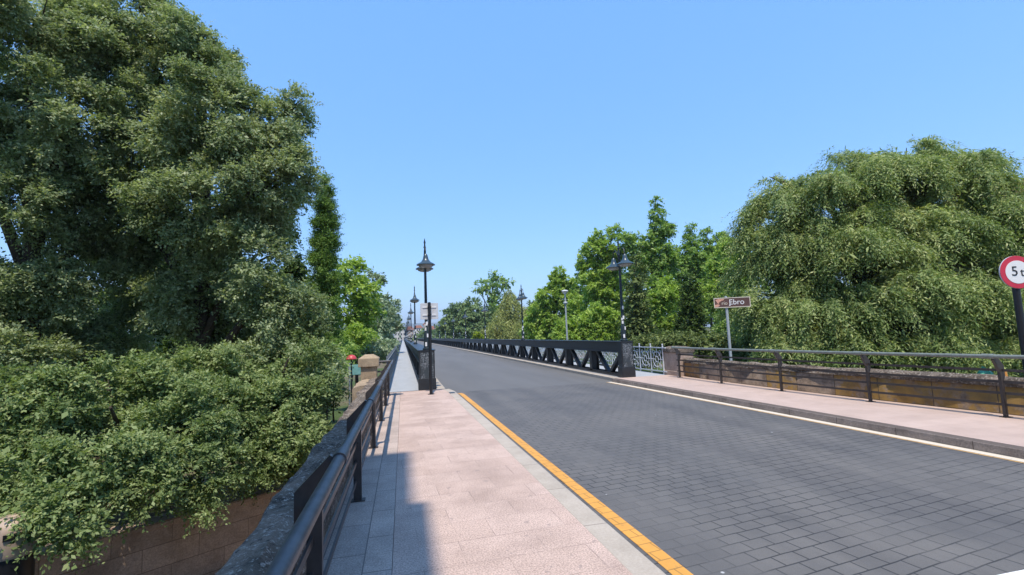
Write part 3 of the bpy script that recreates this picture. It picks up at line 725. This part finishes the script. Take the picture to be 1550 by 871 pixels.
# ------------------------------------------------------------------ trees
def foliage(blobs, leaf, lai, style, seed, wr=.55, cull=-.5, M_=9, K=40, L=None, br=.55):
    """leafy sprays: every blob carries K side branches, every branch carries twigs, every twig M_ leaves"""
    r = np.random.default_rng(seed); VS = []; AT = []; up = np.array([0, 0, 1.0])
    for (cx, cy, cz, rx, ry, rz) in blobs:
        c = np.array([cx, cy, cz]); rad = np.array([rx, ry, rz]); rm = rad.mean()
        nl = int(lai*4*math.pi*rm*rm/(.5*leaf*leaf*wr)); nt_ = max(6, nl//M_)
        u = r.normal(size=(K*4, 3)); u /= np.linalg.norm(u, axis=1)[:,None]
        tocam = CAM-c; tocam /= np.linalg.norm(tocam)
        u = u[(u @ tocam) > cull][:K]; k = len(u)
        f0 = r.uniform(.15, .62, k); ell = rm*br*r.lognormal(0, .28, k)*(1.25-f0)
        d = u+r.normal(size=(k, 3))*.42
        if style == 'conifer': d = u*np.array([.7, .7, .2])+up*.9+r.normal(size=(k, 3))*.2
        if style in ('weep', 'willow'): d[:,2] = np.abs(d[:,2])*.5+.15
        d /= np.linalg.norm(d, axis=1)[:,None]
        s0 = c+u*rad*f0[:,None]; st = r.uniform(-.16, .16, k)
        bdroop = {'weep': .55, 'willow': .9, 'conifer': 0}.get(style, .22)
        wgt = ell**1.6; wgt /= wgt.sum(); idx = r.choice(k, nt_, p=wgt)
        t = r.uniform(.08, 1.0, nt_)**.8
        spread = (ell[idx]*(.20 if style == 'weep' else .30)*(1.15-.75*t))[:,None]
        off_ = r.normal(size=(nt_, 3))*spread*.6*np.array([1, 1, .65])
        dd = d[idx]
        start = s0[idx]+dd*(ell[idx]*t)[:,None]+off_
        start[:,2] -= bdroop*ell[idx]*t*t
        rnd = r.normal(size=(nt_, 3)); on = off_/(np.linalg.norm(off_, axis=1)[:,None]+1e-6)
        if style == 'weep':
            a = dd*np.array([.9, .9, .35])+on*.38+rnd*.24-up*(.02+.42*t)[:,None]; Lt = (L or .8)*r.uniform(.3, 1.35, nt_); droop = .75
        elif style == 'willow':
            a = dd*np.array([.4, .4, .1])+rnd*.12-up*.8; Lt = (L or 2.2)*r.uniform(.6, 1.3, nt_); droop = .3
        elif style == 'conifer':
            a = dd*.7+on*.4+rnd*.2; Lt = (L or .4)*r.uniform(.5, 1.2, nt_); droop = 0.0
        else:
            a = dd*.75+on*.6+rnd*.35+up*.10; Lt = (L or .4)*r.uniform(.4, 1.4, nt_); droop = .22
        a /= np.linalg.norm(a, axis=1)[:,None]
        nrm = u[idx]*.45+on*.35+up*.60+r.normal(size=(nt_, 3))*.30
        side = np.cross(nrm, a); side /= np.linalg.norm(side, axis=1)[:,None]
        tt = (np.arange(M_)+.7)/M_
        pos = start[:,None,:]+a[:,None,:]*(Lt[:,None]*tt)[:,:,None]
        pos[:,:,2] -= droop*(Lt[:,None]*tt)**2/np.maximum(Lt[:,None], .3)
        pos += r.normal(size=pos.shape)*leaf*.15
        sg = np.where(np.arange(M_) % 2, 1.0, -1.0)
        ld = side[:,None,:]*sg[None,:,None]*.75+a[:,None,:]*.6+r.normal(size=pos.shape)*.35
        ld[:,:,2] -= .20+(.45 if style in ('weep', 'willow') else 0)
        ld /= np.linalg.norm(ld, axis=2)[:,:,None]
        ln = nrm[:,None,:]+r.normal(size=pos.shape)*.42
        wv = np.cross(ln, ld); wv /= np.linalg.norm(wv, axis=2)[:,:,None]
        ls = leaf*r.lognormal(0, .28, pos.shape[:2])[:,:,None]
        p0 = pos; p2 = pos+ld*ls; mid = pos+ld*ls*.45
        nv = np.cross(ld, wv)*ls*.06
        p1 = mid+wv*ls*wr*.5+nv; p3 = mid-wv*ls*wr*.5+nv
        VS.append(np.stack([p0, p1, p2, p3], 2).reshape(-1, 3))
        at = .51+st[idx][:,None]+r.normal(size=(nt_, 1))*.14+r.normal(size=pos.shape[:2])*.15
        AT.append(np.clip(at, 0, 1).ravel())
    v = np.concatenate(VS); at = np.concatenate(AT); n = len(at)
    return v, np.arange(n*4).reshape(n, 4), at

NLEAF = [0]
def tree(name, label, cat, base, blobs, mat, leaf, lai=1.5, style='broad', group=None, tr=.18, bark='bark', seed=0, **kw):
    base = np.array(base, float)
    root = thing(name, tuple(base), label, cat, group)
    bl = [(b[0]-base[0], b[1]-base[1], b[2]-base[2], *b[3:]) for b in blobs]
    global CAM
    keep = CAM; CAM = CAM-base
    v, f, at = foliage(bl, leaf, lai, style, seed, **kw)
    CAM = keep; NLEAF[0] += len(f)
    link('crown', quad_mesh('crown', v, f, M[mat], attr=at), root)
    mb = MB(); r = np.random.default_rng(seed+99)
    top = max(b[2] for b in bl); cx = np.mean([b[0] for b in bl]); cy = np.mean([b[1] for b in bl])
    zt = top*.92; k = 9
    pts = [(cx*(i/k)**1.5+r.normal()*.05*i/k, cy*(i/k)**1.5+r.normal()*.05*i/k, -.2+(zt+.2)*i/k) for i in range(k+1)]
    mb.tube(pts, [tr*(1-.85*i/k) for i in range(k+1)], 10)
    for b in bl:
        if len(bl) > 1:
            zs = max(.3, min(zt*.85, b[2]*.55 if b[2] > 1 else .4)); q = min(max((zs+.2)/(zt+.2), 0), 1)
            s0 = np.array([cx*q**1.5, cy*q**1.5, zs]); e = np.array(b[:3]); m_ = (s0+e)/2+np.array([0, 0, .15*np.linalg.norm(e-s0)])+r.normal(size=3)*.08
            mb.tube([s0, (s0*2+m_)/3, m_, (m_+e)/2, e], [tr*.45, tr*.40, tr*.3, tr*.2, tr*.08], 7)
            for _ in range(4):
                u = r.normal(size=3); u[2] = abs(u[2])*.5; u /= np.linalg.norm(u)
                mb.tube([(m_+e)/2, (m_+e)/2*.4+(e+u*np.array(b[3:])*.5)*.6, e+u*np.array(b[3:])*.6], [tr*.16, tr*.1, tr*.03], 5)
    mb.build('trunk', M[bark], root, smooth=True)
    return root

def B(px, py, D, r, sy=1.0, sz=.85):
    p = P(px, py, D); return (p[0], p[1], p[2], r, r*sy, r*sz)

# --- big elms on the left
gE = 'spreading elms beside the left parapet'
t_ = P(300, 600, 14); 
tree('elm_tree', 'tall dark elm with a jutting top branch, beside the cypress spire', 'tree', (t_[0], t_[1], -1.8),
     [B(330,185,14,1.75), B(415,190,14.4,.95), B(447,152,14.5,.42), B(400,275,14,1.40), B(450,250,14.2,.52), B(388,385,13.6,1.25), B(300,310,13.2,1.6), B(245,75,14.5,1.5),
      B(225,215,14,1.7), B(440,465,13.6,.95), B(440,560,13,1.35), B(330,110,14.8,.9), B(280,440,14.4,1.4), B(150,270,15,1.3), B(230,410,15,1.2), B(80,240,14.5,1.3), B(355,480,15,1.5), B(200,25,14.5,1.2), B(290,60,14.8,.7), B(205,330,14.6,1.3)],
     'lf_elm', .074, 2.1, 'layer', gE, tr=.34, seed=11, K=30, br=.62, L=.38, M_=10)
t_ = P(40, 600, 12.5)
tree('elm_tree', 'big elm at the left edge with sky showing through its crown', 'tree', (t_[0], t_[1], -1.8),
     [B(50,40,13,1.9), B(-70,190,12.5,2.0), B(115,170,13,1.4), B(45,300,12.5,1.15), B(140,80,14,1.5), B(-50,450,12,1.5), B(85,430,13,1.15), B(-10,560,11.5,1.2), B(150,340,14,1.1), B(-90,20,13,1.8), B(10,170,13.5,1.3), B(165,500,14.5,1.3)],
     'lf_elm', .074, 1.95, 'layer', gE, tr=.34, seed=12, K=30, br=.62, L=.38, M_=10)
t_ = P(200, 700, 10.5)
tree('bushy_elm', 'low bushy elm drooping its lit branches over the brown block wall', 'tree', (t_[0], t_[1], -1.8),
     [B(60,620,9.0,1.01), B(165,600,9.8,1.01), B(155,700,8.3,0.84), B(265,665,9.4,0.97), B(45,720,7.8,0.75), B(92,770,7.3,0.40), B(105,808,7.1,0.23), B(255,585,10.6,1.01), B(320,715,9.4,0.60), B(215,745,8.2,0.40), B(-40,660,8.4,0.88), B(330,620,10.4,0.88)],
     'lf_elm2', .064, 2.0, 'layer', gE, tr=.16, seed=13, K=22, br=.66, L=.30, M_=10)
t_ = P(430, 700, 12.0)
tree('bushy_elm', 'rounded bushy elm close against the left parapet', 'tree', (t_[0], t_[1], -1.8),
     [B(400,620,11.2,0.88), B(455,640,11.6,0.75), B(470,580,12.2,0.84), B(478,525,13,.50), B(395,690,10.6,0.62), B(345,560,12,0.97), B(430,700,11,0.44), B(445,668,10.8,0.53), B(470,650,11.6,0.53)],
     'lf_elm2', .066, 2.0, 'layer', gE, tr=.14, seed=14, K=22, br=.66, L=.30, M_=10)
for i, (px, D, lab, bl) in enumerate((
    (110, 26, 'added dark leaved tree backing the hollows between the two big elms', [(40,470,3.4),(150,430,3.0),(110,560,3.6),(-60,540,3.6),(210,540,3.2)]),
    (350, 25, 'added dark leaved tree backing the hollows of the tall elm', [(290,420,2.6),(370,330,2.4),(420,440,2.4),(330,540,3.2),(440,560,2.6),(260,570,3)]))):
    t_ = P(px, 600, D)  # trees added as backing; dark leaf colour stands for shade in the elm hollows
    tree('backing_tree', lab, 'tree', (t_[0], t_[1], -3.1), [B(a, b, D, c) for a, b, c in bl], 'lf_dark', .17, 1.8, 'broad', 'added dark trees backing the elm hollows', tr=.3, seed=20+i)

# --- cypress and left park trees
t_ = P(492, 560, 23)
cyp = [B(492, y, 23, r, 1, 1.5) for y, r in ((278,.16),(296,.26),(318,.38),(345,.50),(375,.58),(405,.64),(440,.68),(475,.70),(520,.72),(565,.72))]
tree('cypress', 'slender dark green cypress spire beside the tall elm', 'tree', (t_[0], t_[1], -3.1), cyp, 'lf_cyp', .065, 3.4, 'conifer', tr=.15, seed=31, L=.45, M_=8, cull=-1)
t_ = P(540, 570, 31)
tree('broadleaf_tree', 'bright green leafy tree right of the cypress spire', 'tree', (t_[0], t_[1], -3.1),
     [B(530,410,31,.85), B(548,440,31,1.0), B(525,470,31,1.1), B(560,470,31.5,.8), B(540,500,31,1.1), B(515,430,31,.8), B(540,398,31.5,.45)], 'lf_bright', .17, 1.5, 'broad', tr=.14, seed=32)
t_ = P(533, 570, 27)
tree('bush', 'rounded lime green bush above the red capped post', 'bush', (t_[0], t_[1], -3.1), [B(533,512,27,.72), B(522,525,27,.55), B(548,505,27.2,.5)], 'lf_bright', .14, 1.8, 'broad', tr=.06, seed=33)
t_ = P(560, 575, 44)
tree('poplar', 'grey green poplar rising behind the bright leafy tree', 'tree', (t_[0], t_[1], -3.1), [B(562,425,46,1.1), B(560,450,46,1.4), B(572,470,46,1.3), B(555,480,46,1.6), B(565,500,45,1.6)], 'lf_silver', .22, 1.5, 'broad', 'grey green poplars left of the footway', tr=.16, seed=34, bark='bark_grey')
t_ = P(592, 560, 50)
tree('poplar', 'grey green poplar leaning towards the far end of the left footway', 'tree', (t_[0], t_[1], -3.1), [B(584,462,52,1.3), B(596,472,54,.9), B(576,480,50,1.4), B(588,492,52,1.3), B(578,510,48,1.3), B(598,492,56,.8), B(572,525,44,1.2)], 'lf_silver', .22, 1.6, 'broad', 'grey green poplars left of the footway', tr=.16, seed=35, bark='bark_grey')
t_ = P(560, 585, 34)
tree('bush', 'grey green bush just behind the left sandstone pillar', 'bush', (t_[0], t_[1], -3.1), [B(570,528,34,1.0), B(552,520,36,1.1), B(585,530,36,.8), B(545,535,33,.8)], 'lf_silver', .17, 1.5, 'broad', tr=.07, seed=36)
t_ = P(505, 590, 24)
tree('bush', 'dark green shrub under the cypress left of the red capped post', 'bush', (t_[0], t_[1], -3.1), [B(500,545,22,.8), B(488,560,20,.8), B(520,530,24,.5)], 'lf_mid', .12, 1.7, 'broad', tr=.06, seed=37)

# --- far trees in the middle
t_ = P(700, 510, 130)
tree('round_tree', 'rounded dark green tree at the far left of the trees behind the right girder', 'tree', (t_[0], t_[1], -3.1),
     [B(697,478,130,4.2), B(684,490,130,3.6), B(715,470,131,3.8), B(722,492,130,4.0), B(700,500,128,4.2), B(675,500,130,2.6), B(735,480,133,3.2)], 'lf_far', .50, 2.3, 'broad', tr=.4, seed=41, L=.9)
t_ = P(745, 510, 142)
tree('airy_tree', 'tall loose crowned tree standing above the yellow green willow', 'tree', (t_[0], t_[1], -3.1),
     [B(742,440,142,2.2), B(730,432,142,2.0), B(757,428,142,2.4), B(747,418,142,1.7), B(768,428,142,1.4), B(748,452,142,2.2), B(722,438,142,1.0), B(748,468,141,2.6)], 'lf_mid', .62, 1.1, 'broad', tr=.5, seed=42, L=.9)
t_ = P(775, 520, 110)
tree('weeping_willow', 'yellow green weeping willow behind the right girder', 'tree', (t_[0], t_[1], -3.1),
     [B(772,452,110,2.0,1,1.2), B(762,472,110,2.4,1,1.2), B(785,470,110,2.4,1,1.2), B(752,490,108,2.6,1,1.2), B(778,490,108,2.8,1,1.2), B(800,488,109,2.4,1,1.2), B(740,500,108,2.2,1,1.1), B(770,440,111,1.0,1,1.3)],
     'lf_willow', .55, 1.5, 'willow', tr=.35, seed=43, L=2.6, M_=10, wr=.28)
t_ = P(725, 520, 80)
tree('bush', 'small lime yellow bush peeping over the right girder', 'bush', (t_[0], t_[1], -3.1), [B(725,512,80,.75), B(722,508,80,.5), B(729,514,80,.6), B(725,522,80,.8)], 'lf_lime', .32, 1.7, 'broad', tr=.08, seed=44)
for i, (px, py, D, lab) in enumerate(((655, 506, 210, 'small far green tree by the town buildings'), (815, 462, 125, 'greyish green tree behind the second right lamp'), (640, 508, 260, 'tiny far tree before the town roofs'))):
    t_ = P(px, 515, D)
    tree('far_tree', lab, 'tree', (t_[0], t_[1], -2.0), [B(px-6,py+4,D,D*.014), B(px+6,py,D,D*.015), B(px,py+6,D,D*.02)], 'lf_far', .0045*D, 1.5, 'broad', 'far trees behind the bridge', tr=.25, seed=46+i, L=.9)

# --- bright trees behind the right girder
gB = 'bright green trees behind the right girder'
def bright(name, label, D, bl, mat='lf_bright', lai=2.1, seed=50, group=gB, base_px=None, zb=-3.1, tr=.2, style='broad', leaf=None, **kw):
    px = base_px or np.mean([b[0] for b in bl]); t_ = P(px, 520, D)
    return tree(name, label, 'tree', (t_[0], t_[1], zb), [B(b[0], b[1], D+(b[3] if len(b) > 3 else 0), b[2]*1.08*D/720) for b in bl], mat, leaf or max(.1, .0040*D), lai, style, group, tr=tr, seed=seed, **kw)
bright('poplar', 'bright green poplar with a pointed top beside the pale park lamp', 60, [(847,412,9),(838,425,10),(858,425,10),(845,432,14),(830,450,18),(855,455,20),(840,480,26),(870,470,20),(815,470,14),(808,490,14),(820,500,18)], seed=51)
bright('poplar', 'bright green tree with a gap of sky left of the near right lamp', 48, [(897,378,17),(885,395,13),(915,375,16),(905,362,10),(930,352,11),(925,395,16),(905,440,22),(890,470,26),(925,440,22),(920,480,28),(880,500,24),(892,412,18),(912,412,18),(935,385,16)], seed=52)
bright('spire_poplar', 'tallest pointed poplar behind the near right lamp', 46, [(993,305,6),(994,325,9),(996,345,14),(985,365,16),(1008,350,11),(998,385,20),(990,415,24),(1012,395,16),(1005,440,26),(972,390,16),(960,370,12),(945,365,12)], 'lf_mid', seed=53)
bright('poplar', 'pointed poplar right of the tallest one', 52, [(1046,345,6),(1046,365,11),(1040,385,17),(1055,395,18),(1030,405,20),(1048,430,26),(1025,440,24),(1015,380,9)], 'lf_mid', seed=54)
bright('poplar', 'narrow poplar tip left of the weeping elm', 56, [(1068,352,6),(1068,370,10),(1075,390,18),(1062,405,20),(1082,420,26),(1095,385,16),(1090,360,9)], 'lf_mid', seed=55)
bright('broadleaf_tree', 'green broadleaf tree touching the left side of the weeping elm', 40, [(1105,375,17),(1090,395,20),(1120,400,22),(1100,430,26),(1075,440,24),(1130,360,12),(1110,470,28),(1135,385,16),(1150,420,18)], 'lf_bright', seed=56)
bright('broadleaf_tree', 'light green leafy tree between the two dark conifers', 38, [(1005,440,20),(990,465,18),(1010,480,22),(1000,510,24),(1025,500,18)], seed=57)
bright('broadleaf_tree', 'sunlit leafy tree low behind the girder near the pale park lamp', 42, [(905,480,24),(880,492,20),(930,490,22),(895,510,24),(925,515,22),(860,505,22)], seed=58)
bright('broadleaf_tree', 'leafy green tree low behind the girder beside the willow', 66, [(812,480,18),(830,495,20),(805,500,16),(850,500,20)], 'lf_mid', seed=59)
bright('backdrop_tree', 'darker tree filling the gap behind the bright trees', 72, [(860,450,22),(890,430,22),(915,420,22),(940,410,22),(975,400,22),(1080,395,20),(920,470,24),(950,450,24),(980,460,26),(1020,450,26),(1060,450,26),(1000,490,26),(830,490,20),(1090,470,28)], 'lf_mid', lai=1.9, seed=60)

gC = 'dark conifers behind the scroll fence'
def conifer(label, D, px, top, bot, half, seed, mat='lf_olive', zb=-3.1):
    ys = np.linspace(top+4, bot, 9); bl = []
    for k, y in enumerate(ys):
        f = (k+.6)/9; rr = half*(f**.72)*D/720; bl.append(B(px+rng.normal()*half*.06, y, D, max(rr, .1), 1, 1.0))
    t_ = P(px, 540, D)
    return tree('conifer', label, 'tree', (t_[0], t_[1], zb), bl, mat, .004*D+.02, 1.7, 'layer', gC, tr=.16, seed=seed, L=.55, M_=9)
conifer('olive brown conifer cone right beside the near right lamp', 34, 964, 388, 540, 26, 71)
conifer('dark green conifer between the leafy tree and the name sign', 33, 1046, 415, 545, 30, 72, 'lf_dark')
conifer('rounded yellow green conifer behind the brown name plate', 30, 1116, 415, 545, 36, 73, 'lf_mid', -1.0)
t_ = P(1030, 560, 24)
tree('hedge', 'dark green shrub hedge behind the pinkish pillar and wall', 'hedge', (t_[0], t_[1], -2.5), [B(985,528,26,.7), B(1010,522,25,.8), B(1040,522,24,.8), B(1070,525,23,.8), B(1100,530,22,.75), B(1130,535,21,.8), B(1160,540,20,.8), B(960,528,27,.6)], 'lf_olive', .11, 1.9, 'broad', tr=.05, seed=74)

# --- weeping elm on the right
t_ = P(1340, 560, 18.5)
wb = [B(1335,268,19,1.75), B(1245,295,18.6,1.6), B(1430,272,19,1.65), B(1195,375,18.4,1.5), B(1290,370,17.6,1.7), B(1395,365,17.6,1.75), B(1495,320,18,1.6), B(1170,450,18,1.35),
      B(1250,460,17,1.5), B(1345,460,16.8,1.6), B(1440,450,17,1.6), B(1530,420,17.6,1.5), B(1205,525,17,1.15), B(1290,530,16.4,1.15), B(1380,530,16.4,1.2), B(1465,530,16.6,1.2), B(1540,510,17.4,1.2),
      B(1550,335,18.6,1.1), B(1150,400,18.8,1.0), B(1190,310,18.8,1.15), B(1150,355,18.6,.9), B(1290,248,19.2,.9), B(1375,238,19.4,1.0), B(1465,250,19.2,.9), B(1600,360,18,1.6), B(1600,480,17.5,1.6), B(1320,400,20,2.4), B(1200,480,20,2.0), B(1400,470,20,2.4), B(1270,560,18,1.3), B(1350,565,18,1.3), B(1440,565,18,1.3), B(1190,555,18.5,1.1)]
rw = np.random.default_rng(5)
for b in list(wb[:17]):
    for _ in range(2):
        uu = rw.normal(size=3); uu[2] = abs(uu[2])*.6; uu[1] = -abs(uu[1])*.7; uu /= np.linalg.norm(uu)
        q = np.array(b[:3])+uu*np.array(b[3:])*.85; rr = rw.uniform(.35, .75); wb.append((q[0], q[1], q[2], rr, rr, rr*.8))
wb += [B(1500,247,19,.28), B(1522,246,19,.22), B(1475,238,19.2,.3), B(1170,270,18.8,.25), B(1128,322,18.6,.25)]
wb += [B(1395,315,18.8,1.3), B(1330,330,19,1.3)]
tree('weeping_elm', 'huge domed weeping elm with drooping fronds behind the right wall', 'tree', (t_[0], t_[1], -.8), wb, 'lf_weep', .115, 1.45, 'weep', tr=.38, seed=81, K=24, br=.78, L=.75, M_=15, wr=.27)
t_ = P(1545, 560, 26)
tree('bush', 'sunlit bright green bush beyond the weeping elm at the right edge', 'bush', (t_[0], t_[1], -.8), [B(1530,470,26,1.4), B(1560,500,26,1.6), B(1545,430,27,1.0), B(1520,520,25,1.2)], 'lf_bright', .14, 1.6, 'broad', tr=.1, seed=82)

# ------------------------------------------------------------------ park bits
p = P(532, 541, 19.5); zz = -1.8
rc = thing('capped_post', (p[0], p[1], zz), 'red domed cap on a grey post left of the sandstone pillar', 'playground post')
h = p[2]-zz
MB().lathe([(.035, 0), (.03, h-.1), (.03, h)], n=10).build('post', M['lampteal'], rc, smooth=True)
MB().lathe([(.19, h-.10), (.205, h-.07), (.18, h+.01), (.12, h+.07), (.03, h+.10)], n=18).build('cap', M['redcap'], rc, smooth=True)
p = P(541, 560, 20.5)
tp = thing('playground_panel', (p[0], p[1], zz), 'pale teal playground panel behind the sandstone pillar', 'playground panel')
h = p[2]-zz
MB().box(-.30, .30, -.03, .03, h-.22, h+.22).build('panel', M['teal'], tp, bevel=.02)
for s in (-1, 1): MB().lathe([(.035, 0), (.035, h+.3)], (s*.33, 0, 0), 8).build('leg', M['galv'], tp)

p = P(20, 812, 7.0)
lb = thing('litter_bin', (p[0], p[1], -3.09), 'beige rounded litter bin with a small black slot, bottom left corner', 'litter bin', rz=math.radians(30))
h = p[2]+3.09
MB().lathe([(.24, 0), (.25, h-.25)], n=24).build('base', M['black'], lb, smooth=True)
bd = MB(); bd.lathe([(.27, h-.25), (.29, h-.20), (.29, h+.12), (.26, h+.22), (.16, h+.29), (.02, h+.31)], n=28); bo = bd.build('body', M['beige'], lb, smooth=True)
for q in ((-.09, .09, -.305, -.27, h+.02, h+.035), (-.09, .09, -.305, -.27, h+.10, h+.115), (-.09, -.075, -.305, -.27, h+.035, h+.10), (.075, .09, -.305, -.27, h+.035, h+.10)): pass
sl = MB(); sl.box(-.09, .09, -.30, -.25, h+.02, h+.11); sl.build('slot', M['black'], bo)

p = P(1490, 571, 9.25)
gs = thing('plastic_sheet', (p[0], p[1], -.75), 'crumpled green plastic sheet heaped behind the right wall', 'plastic sheet')
r_ = np.random.default_rng(3); mb = MB(); nu, nv = 18, 10; h = p[2]+.75+.19; vs = []
for j in range(nv+1):
    for i in range(nu):
        a = 2*math.pi*i/nu; t = j/nv; rr = .24*(1-t*t)**.5*(1+.22*math.sin(3*a+5*t)+.10*r_.normal()); vs.append((rr*math.cos(a)*1.1, rr*math.sin(a)*.8, h*t**.7+.02*r_.normal()))
fs = [(j*nu+i, j*nu+(i+1) % nu, (j+1)*nu+(i+1) % nu, (j+1)*nu+i) for j in range(nv) for i in range(nu)]
mb.add(vs, fs); mb.build('sheet_folds', M['greencloth'], gs)
p = P(1520, 573, 9.25)
ob = thing('traffic_cone', (p[0], p[1], -.75), 'small orange cone just right of the green plastic sheet', 'traffic cone')
h = p[2]+.75+.13
MB().lathe([(.13, .03), (.12, .06), (.09, h*.6), (.05, h)], n=16).build('cone', M['orange'], ob, smooth=True)
MB().box(-.2, .2, -.2, .2, 0, .03).build('base', M['orange'], ob)

# ------------------------------------------------------------------ buildings
def building(name, label, x0, x1, y0, y1, z0, z1, mat, roof=1.2, win=(3, 3), group=None, face='-y'):
    root = thing(name, ((x0+x1)/2, (y0+y1)/2, z0), label, 'building', group)
    hx, hy, h = (x1-x0)/2, (y1-y0)/2, z1-z0
    MB().box(-hx, hx, -hy, hy, 0, h).build('wall', M[mat], root)
    o = .4; mb = MB()
    mb.box(-hx-o, hx+o, -hy-o, hy+o, h, h+.2); mb.taper((-hx-o, hx+o, -hy-o, hy+o), (-hx*.6, hx*.6, -.1, .1), h+.2, h+.2+roof)
    mb.build('roof', M['rooftile'], root)
    nx_, nz_ = win
    for i in range(nx_):
        for j in range(nz_):
            t = (i+.5)/nx_*2-1; z = h*(j+.35)/nz_; hw, hh = min(.6, hx*2/nx_*.25), min(.75, h/nz_*.28)
            if face == '-y':
                wo = MB().box(t*hx-hw, t*hx+hw, -hy-.03, -hy+.05, z, z+2*hh).build('window', M['window'], root)
                MB().box(t*hx-hw-.1, t*hx+hw+.1, -hy-.12, -hy-.032, z-.1, z).build('sill', M['plaster'], wo)
            else:
                wo = MB().box(-hx-.03, -hx+.05, t*hy-hw, t*hy+hw, z, z+2*hh).build('window', M['window'], root)
                MB().box(-hx-.12, -hx-.032, t*hy-hw-.1, t*hy+hw+.1, z-.1, z).build('sill', M['plaster'], wo)
    return root
# block behind the camera whose roof edges throw the stepped shadow
ba = building('apartment_block', 'pale apartment block behind the viewer that throws the stepped shadow', -14, 7.29*0-.02-SUN_DX*25, -24, 7.29-SUN_DY*25, -3.1, 24.6, 'plaster', .25, (4, 7))
for ch in list(ba.children):
    if ch.name.startswith('roof'):
        ch.data = MB().box(-6.34, 6.34, -10.66, 10.66, 27.7, 28.1).mesh('roof', M['rooftile'])
MB().box(6.245, 6.78, -5, 10.43, 0, 23.1).build('stair_tower', M['plaster'], ba)

gT = 'town buildings beyond the far end of the bridge'
def far_b(px0, px1, top, D, mat, label, roof=2.0, win=(4, 3)):
    a = P(px0, 505, D); b = P(px1, 505, D); t = P((px0+px1)/2, top, D)
    building('town_house', label, a[0], b[0], a[1], a[1]+12, -.5, t[2], mat, roof, win, gT)
far_b(597, 614, 497, 400, 'plaster', 'white town building left of the far bridge end', 1.0, (4, 3))
far_b(615, 626, 500, 380, 'plaster_warm', 'ochre town house with red roof straight ahead at the bridge end', 3.0)
far_b(627, 640, 497, 420, 'plaster', 'pale town house with red roof just left of the sign pole', 2.5)
far_b(641, 650, 492, 430, 'plaster', 'taller pale town building seen behind the sign pole', 2.0)
far_b(651, 664, 499, 410, 'plaster_warm', 'ochre town house right of the sign pole by the far trees', 3.0)
p = P(1561, 300, 42)
building('house', 'brown roofed building above the weeping elm at the right edge', p[0], p[0]+16, p[1]-8, p[1]+8, -.8, P(1550, 293, 42)[2], 'plaster_warm', 2.2, (4, 4), None, '-x')

# hills on the horizon
def hill(name, px, wd, hgt_, D, seed):
    r = np.random.default_rng(seed); c = P(px, 512, D); c[2] = -6
    xs = np.linspace(-wd, wd, 60); ys = np.linspace(-wd*.5, wd*.5, 24); ph = r.uniform(0, 6, 6)
    def zf(X, Y):
        e = np.clip(1-(X/wd)**2, 0, 1)**1.2*np.clip(1-(Y/(wd*.5))**2, 0, 1)
        return -8+hgt_*e*(.8+.2*np.sin(X/wd*5+ph[0])+.1*np.sin(X/wd*11+ph[1]+Y/wd*6))
    o = link(name, grid_mesh(name, xs, ys, zf, M['hill']), kind='structure'); o.location = (c[0], c[1], 0)
hill('hills', 640, 2600, 215, 5200, 1)
hill('hills_farther', 500, 2600, 150, 6200, 2)
hz_ = MB().box(-9300, 9300, -9300, 9500, -10, 330).build('haze', M['hill'], kind='stuff')
hm = bpy.data.materials.new('pale_air'); hm.use_nodes = True; ht = hm.node_tree
ht.nodes.remove(ht.nodes['Principled BSDF'])
pv = ht.nodes.new('ShaderNodeVolumePrincipled'); pv.inputs['Color'].default_value = (.80, .88, 1.0, 1); pv.inputs['Density'].default_value = 2.2e-4; pv.inputs['Anisotropy'].default_value = .2
ht.links.new(pv.outputs[0], ht.nodes['Material Output'].inputs['Volume'])
hz_.data.materials.clear(); hz_.data.materials.append(hm)
SC.cycles.volume_bounces = 0
print('leaves', NLEAF[0])
